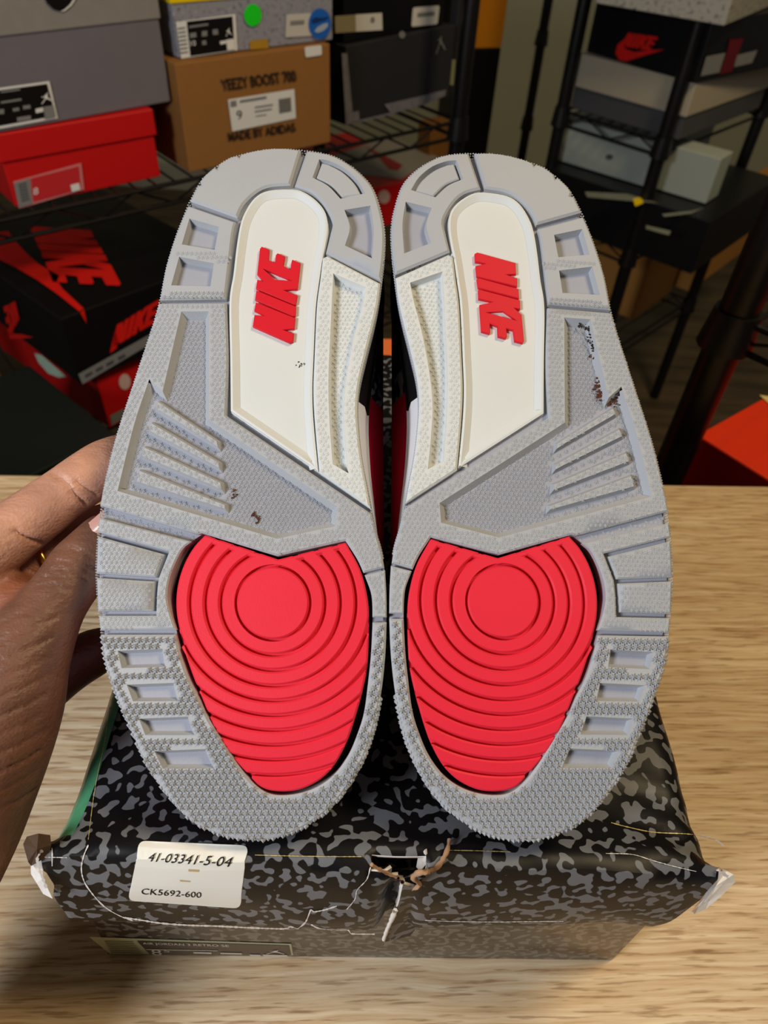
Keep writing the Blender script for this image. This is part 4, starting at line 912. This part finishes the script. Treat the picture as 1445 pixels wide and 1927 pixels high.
decal(cem.front, 'label_corner', [(424, 74), (438, 72), (440, 92), (426, 94)], WHT2, cem.root, 4)
decal(cem.front, 'label_corner', [(412, 77), (424, 75), (424, 81), (413, 83)], WHT2, cem.root, 4)
decal_text(cem.front, 'lettering', '10', [(357, 86), (367, 85), (366, 75), (356, 76)], WHT2, cem.root, 4)
for q in ([(355, 62), (367, 60), (368, 69), (356, 71)], [(378, 58), (388, 57), (388, 67), (378, 68)], [(398, 55), (408, 54), (409, 64), (399, 65)], [(378, 76), (386, 75), (387, 83), (379, 84)], [(354, 48), (390, 43), (390, 47), (354, 52)]): decal(cem.front, 'print', q, GRYP, cem.root, 4)
circ = lambda cx, cy, rx, ry, n=28: [(cx + rx * math.cos(2 * math.pi * k / n), cy + ry * math.sin(2 * math.pi * k / n)) for k in range(n)]
decal(cem.front, 'green_dot', circ(474.5, 28, 16.5, 21), GRN, cem.root, 3)
decal(cem.front, 'white_sticker', rrect([(536, 70), (587, 67), (584, 24), (538, 27)], 3), mat('sticker_grey_white', (196, 192, 184), .5), cem.root, 2)
decal(cem.front, 'print', [(545, 39), (571, 37), (571, 45), (545, 47)], GRYP, cem.root, 3)
decal(cem.front, 'round_sticker', circ(600, 44, 21, 29), BLU, cem.root, 4)
decal(cem.front, 'round_print', [(589, 58), (595, 50), (606, 44), (615, 42), (614, 50), (606, 57), (596, 61)], mat('sticker_grey_print', (160, 176, 190), .5), cem.root, 5)
decal(cem.front, 'round_print', [(583, 38), (590, 32), (605, 33), (616, 30), (612, 36), (598, 40), (587, 44)], mat('sticker_navy', (18, 50, 110), .5), cem.root, 5)
decal(cem.front, 'yellow_tab', [(468, 76), (502, 72), (504, 90), (469, 93)], mat('dull_yellow_print', (170, 130, 30), .6), cem.root, 3)
drk = SBox('shoe_box', 'charcoal shoe box with scuffed taped edges under the black box', (650, 236), (845, 182), ZS, .106, .33, CHAR, None, 0)
jumpman(drk.front, [(818, 102), (838, 98), (832, 66), (822, 68)], GRYP, drk.root, 3)
TAPE = mat('scuffed_clear_tape', (118, 116, 124), .35, .5, var=.4, vscale=90)
decal(drk.front, 'tape', [(642, 100), (652, 100), (664, 228), (650, 234)], TAPE, drk.root, 2); decal(drk.front, 'tape', [(652, 212), (674, 208), (675, 228), (652, 234)], TAPE, drk.root, 3)
decal(drk.front, 'tape', [(722, 196), (800, 178), (838, 168), (836, 180), (800, 195), (735, 214)], TAPE, drk.root, 3); decal(drk.front, 'tape', [(660, 229), (735, 211), (735, 215), (660, 233)], TAPE, drk.root, 3)
decal(drk.front, 'tape_spot', circ(755, 65, 6, 7, 12), GRYP, drk.root, 3)
blk = SBox('shoe_box', 'black shoe box with two white labels, topmost behind the kraft box', (646, 82), (834, 46), ZS + .107, .11, .33, BLKB, None, 0)
decal(blk.front, 'size_label', [(629, 30), (717, 24), (718, 56), (630, 62)], mat('dull_label', (150, 140, 110), .6), blk.root, 2); decal(blk.front, 'label_field', [(667, 27), (717, 24), (718, 56), (668, 59)], WHT, blk.root, 3)
decal(blk.front, 'print', circ(699, 37, 4, 6, 12), GRYP, blk.root, 4)
decal(blk.front, 'white_sticker', rrect([(773, 50), (822, 45), (826, 10), (776, 14)], 4), WHT, blk.root, 2); decal(blk.front, 'print', [(784, 24), (816, 21), (816, 29), (784, 32)], GRYP, blk.root, 3)
drs = SBox('shoe_box', 'narrow dark shoe box with a pale tag standing at the shelf end', (842, 182), (877, 170), ZS, .20, .30, CHAR, None, 0, ang=49.5, w=.046)
decal(drs.front, 'pale_tag', [(826, 112), (856, 112), (852, 160), (823, 158)], mat('pale_green_tag', (150, 152, 120), .6), drs.root, 2)
# ---- lower shelf boxes on the left rack
ZB = zof(152, 724, .95)
bn = SBox('shoe_box', 'black shoe box with large red lettering and swoosh on its lid', (152, 724), (330, 628), ZB, .098, .34, GRNBLK, BLKB, .097, .001, ang=50, w=.26, anchor='L')
nike_on(bn.top, [(57, 428), (190, 421), (229, 540), (84, 552)], REDP, bn.root)
decal(bn.top, 'swoosh', [(-5, 438), (16, 436), (22, 447), (50, 478), (75, 500), (112, 520), (108, 530), (118, 545), (158, 582), (150, 588), (110, 556), (70, 528), (30, 505), (-5, 488)], REDP, bn.root, 2)
decal(bn.lidf, 'swoosh', [(150, 588), (157, 581), (160, 596), (162, 608)], REDP, bn.root, 2)
nike_on(bn.lidf, [(210, 654), (208, 608), (300, 562), (300, 608)], REDP, bn.root, 2)
decal(bn.lidf, 'swoosh', [(216, 622), (222, 640), (218, 655), (206, 664), (209, 648)], REDP, bn.root, 2)
decal(bn.lidf, 'label_strip', [(146, 703), (292, 622), (292, 640), (154, 722)], GRYP, bn.root, 3)
for x in (158, 178, 198, 220): decal(bn.lidf, 'print', [(x, 704 - (x - 158) * .53), (x + 13, 697 - (x - 158) * .53), (x + 14, 703 - (x - 158) * .53), (x + 1, 710 - (x - 158) * .53)], DGREY, bn.root, 4)
nike_on(bn.leftlid, [(30, 566), (42, 606), (18, 634), (0, 570)], REDP, bn.root, 2)
decal(bn.leftlid, 'swoosh', [(14, 618), (22, 628), (40, 628), (64, 634), (40, 637), (20, 637)], REDP, bn.root, 2)
rb_ = SBox('shoe_box', 'red shoe box with white roundel, squeezed under the black lettered box', (207, 806), (330, 735), ZB - .094, .093, .30, REDB, RED_LIT, 0, ang=52, w=.24, anchor='L')
decal(rb_.front, 'roundel', circ(234, 718, 11, 15, 18), mat('roundel_white', (206, 170, 160), .6), rb_.root, 2)
decal(rb_.front, 'label', [(206, 782), (232, 768), (236, 784), (210, 800)], GRYP, rb_.root, 2)
decal(rb_.left, 'stripe', [(66, 664), (80, 668), (126, 708), (112, 710), (92, 702), (74, 682)], mat('mint_white_print', (196, 220, 196), .5), rb_.root, 2)
_p = at(212, 816, .83); _pz = float(_p[2]); _q = proj(_p * np.array([1, 1, 0]))
b9 = SBox('carton', 'plain dark green black carton standing low behind the hand', (_q[0] - 40, _q[1]), _q, 0.0, _pz, .195, GRNBLK, GRNBLK, .03, .002, ang=50, w=.30, anchor='R')
_p = at(70, 880, 1.05); tb9 = SBox('shoe_box', 'small yellowish tan box on the floor below the rack', (20, 872), (62, 860), .0, .26, .2, TANB, None, 0, ang=45, w=.12)

def rack(name, label, origin, ex, ey, length, depth, zs, ztop, posts=((0, 0), (1, 0), (0, 1), (1, 1)), pr=.0127, wires=True):
    root = empty(name, frame_matrix(origin, ex, ey, (0, 0, 1))); tag(root, label, 'shelf')
    for (a, b) in posts:
        p = MB().tube([(a * length, b * depth, 0), (a * length, b * depth, ztop)], pr, 14); po = mesh_obj('post', p.v, p.f, BLACK_M, root, 40)
        for zc in zs:
            c = MB().tube([(a * length, b * depth, zc - .030), (a * length, b * depth, zc + .004)], [pr * 1.45, pr * 1.2], 14); mesh_obj('collar', c.v, c.f, BLACK_M, po, 40)
    wm = None
    for zc in zs:
        fr = MB()
        for zz in (zc - .004, zc - .028):
            for yy in (0, depth): fr.tube([(0, yy, zz), (length, yy, zz)], .003, 8)
            for xx in (0, length): fr.tube([(xx, 0, zz), (xx, depth, zz)], .003, 8)
        k = int(length / .05); zig = [(length * i / k, 0, zc - (.004 if i % 2 else .028)) for i in range(k + 1)]; fr.tube(zig, .0018, 6); fr.tube([(a, depth, c) for a, _, c in zig], .0018, 6)
        sf = mesh_obj('shelf_frame', fr.v, fr.f, BLACK_M, root, 40)
        if wires:
            if wm is None:
                t = MB().tube([(0, 0, 0), (0, depth, 0)], .0016, 6); o0 = mesh_obj('wire', t.v, t.f, BLACK_M, sf); wm = o0.data; bpy.data.objects.remove(o0)
            for i in range(1, int(length / .026)):
                o = bpy.data.objects.new('wire', wm); link(o, sf); o.location = (i * .026, 0, zc - .0022)
    return root
# left rack: its right front post stands in the middle of the picture
_p0 = at(868, 130, 1.30); _ex = vec2(41.5); _ey = np.array([-_ex[1], _ex[0], 0]); _or = red.L - _ex * .22 - _ey * .018; _or[2] = 0
_len = next(t for t in np.arange(.4, 1.4, .002) if proj(_or + _ex * t + np.array([0, 0, at(868, 130, 1.25)[2]]))[0] > 868) if True else 0
rack('wire_rack', 'black wire shelving rack holding the kraft, red and grey boxes', (_or[0], _or[1], 0), _ex, _ey, _len, .40, (ZS, ZB - .094), 1.5)
# ---- right rack with its boxes
ZR = .756
ra = SBox('shoe_box', 'dark grey shoe box with wide beige lid, lowest on the far wire shelf', (1073, 203), (1275, 264), ZR, .092, .33, DGREY, BEIGE, .054, .003)
rbx = SBox('shoe_box', 'black shoe box with red lettering above a red swoosh on its end', (1103, 97), (1306, 157), ZR + .093, .088, .34, BLKB, None, 0)
nike_on(rbx.front, [(1168, 86), (1178, 54), (1240, 70), (1232, 102)], REDP, rbx.root)
decal(rbx.front, 'swoosh', [(1163, 84), (1159, 100), (1166, 113), (1180, 115), (1205, 107), (1251, 93), (1215, 95), (1195, 98), (1178, 92), (1174, 82), (1180, 70)], REDP, rbx.root, 2.4)
decal(rbx.right, 'label', [(1328, 106), (1364, 99), (1352, 136), (1317, 143)], GRYP, rbx.root, 2); decal(rbx.right, 'label', [(1386, 103), (1424, 94), (1414, 118), (1380, 126)], GRYP, rbx.root, 2)
decal(rbx.right, 'red_band', [(1372, 74), (1398, 72), (1376, 134), (1352, 140), (1366, 100)], mat('dark_red_print', (96, 10, 24), .6), rbx.root, 2)
rc_ = SBox('shoe_box', 'white speckled shoe box topmost on the far wire shelf', (1120, 6), (1362, 49), ZR + .182, .10, .33, SPECKW, None, 0)
exR = ra.ex; eyR = ra.ey
def along(px_, py_, z, off):
    """point where the ray through a pixel meets the rack's front plane shifted by off"""
    P = onplane(px_, py_, ra.L - eyR * off, eyR); return P
pA = along(1060, 200, ZR, .016); pB = along(1262, 220, ZR, .016); _len2 = float((pB - pA) @ exR)
_w1 = at(1007, 145, 1.95) - pA; _p1 = (float(_w1 @ exR) / _len2, float(_w1 @ eyR) / .42)
rack('wire_rack', 'far black wire rack against the wall with the beige lidded box', (pA[0], pA[1], 0), exR, eyR, _len2, .42, (ZR, .55, .30), 1.6, posts=((0, 0), (1, 0), (1, 1), _p1))
zW = .551
w1 = SBox('shoe_box', 'pale grey white shoe box behind the rack post under the wire shelf', (1033, 326), (1214, 352), zW + .102, .080, .30, PALEG, None, 0, ang=-38, w=.20)
decal(w1.front, 'dark_spot', circ(1147, 295, 7, 5, 12), DGREY, w1.root, 2)
w2 = SBox('shoe_box', 'pale grey white shoe box to the right of the rack post', (1232, 352), (1327, 384), zW + .102, .080, .06, PALEG, None, 0, ang=-38, w=.115)
dkb = SBox('shoe_box', 'black shoe box wrapped in clear plastic on the lower wire shelf', (1095, 455), (1300, 516), zW, .100, .33, BLKB, None, 0, ang=-40, w=.36)
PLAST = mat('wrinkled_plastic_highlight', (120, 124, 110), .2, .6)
for q in ([(1100, 362), (1180, 366), (1240, 384), (1170, 378), (1105, 372)], [(1245, 404), (1300, 398), (1325, 392), (1300, 403), (1250, 409)], [(1215, 425), (1262, 436), (1258, 444), (1215, 432)]): decal(dkb.top, 'fold_highlight', q, PLAST, dkb.root, 2)  # sheen of the plastic painted on as flat highlight patches
decal(dkb.top, 'yellow_tag', [(1190, 376), (1206, 372), (1210, 384), (1195, 390)], YEL, dkb.root, 3)
tn1 = SBox('shoe_box', 'tan cardboard box standing on the bottom wire shelf, nearer the shoe', (1158, 592), (1190, 602), .302, .20, .20, TANB, None, 0, ang=-40, w=.05)
tn2 = SBox('shoe_box', 'tan cardboard box standing on the bottom wire shelf, farther right', (1280, 542), (1296, 549), .302, .20, .45, TANB, None, 0, ang=-40, w=.05)
tn3 = SBox('shoe_box', 'tan cardboard box half hidden behind the right sole', (1090, 560), (1152, 578), .302, .20, .30, TANB, None, 0, ang=-40, w=.12)
# near rack at the right edge
pn = at(1362, 650, .62); exn = vec2(-50); eyn = np.array([-exn[1], exn[0], 0])
zc_ = .70
A9, B9, D9 = at(1315, 818, .72), None, None
zr9 = float(A9[2]); A9b = A9 - np.array([0, 0, .11]); q9 = proj(A9b); B9 = onz(1445, 900, zr9); e9 = (B9 - A9) / np.linalg.norm(B9 - A9); ang9 = math.degrees(math.atan2(e9[1], e9[0]))
ob = SBox('shoe_box', 'red shoe box at the right edge beyond the table', q9, (q9[0] + 50, q9[1] + 20), zr9 - .11, .11, .34, REDB, RED_LIT, .004, .001, ang=ang9, w=.24, anchor='L')  # thin lid carries the lamp light on the top in its brighter colour
decal(ob.top, 'star', [(1428, 745), (1450, 748), (1456, 770)], mat('cream_print', (236, 214, 140), .5), ob.root, 2)
exn = vec2(-45); eyn = np.array([-exn[1], exn[0], 0])
rk = rack('wire_rack', 'near black wire rack post standing close by the table corner', (pn[0], pn[1], 0), exn, eyn, .30, .40, (zr9 - .112, float(at(1390, 560, .62)[2])), 1.2, posts=((0, 0), (1, 0), (0, 1), (1, 1)), pr=.0165)
# extra things in the middle distance
mz_ = ZB - .0935
rw = SBox('shoe_box', 'white topped red shoe box with a red swoosh seen between the heels', (615, 446), (800, 408), mz_, .085, .34, REDB, None, 0, ang=35, w=.28)
decal(rw.top, 'white_panel', [(612, 300), (700, 268), (745, 262), (825, 296), (756, 338), (690, 330), (640, 335)], mat('white_print_panel', (150, 146, 142), .6), rw.root, 1.5)
decal(rw.top, 'swoosh', [(686, 276), (712, 288), (758, 312), (748, 322), (732, 320), (715, 300)], mat('dark_red_swoosh', (150, 14, 22), .5), rw.root, 2.5)
decal(rw.front, 'roundel', circ(722, 370, 11, 13, 16), mat('roundel_white', (206, 170, 160), .6), rw.root, 2)
kb = SBox('shoe_box', 'brown shoe box under the wire shelf behind the heels', (770, 372), (858, 348), mz_, .15, .045, KRAFTB, None, 0, ang=41, w=.10)
_c = at(713, 740, .68); _cb = proj(_c * np.array([1, 1, 0]))
pc = SBox('carton', 'tall orange carton glimpsed between the two shoes', (_cb[0] - 40, _cb[1]), (_cb[0] + 40, _cb[1]), 0.0, float(_c[2]), .10, PEACH, None, 0, ang=5, w=.09)
pob = SBox('shoe_box', 'orange shoe box on the far shelf beside the post', (893, 97), (943, 90), .80, .10, .15, ORNG, None, 0, ang=20)
_q = proj(pob.L * np.array([1, 1, 0])); _q2 = proj((pob.L + pob.ex * pob.w) * np.array([1, 1, 0]))
pod = SBox('carton', 'tall dark carton below the orange box by the wall', _q, _q2, 0.0, .799, .15, BLKB, None, 0, ang=20, w=pob.w)
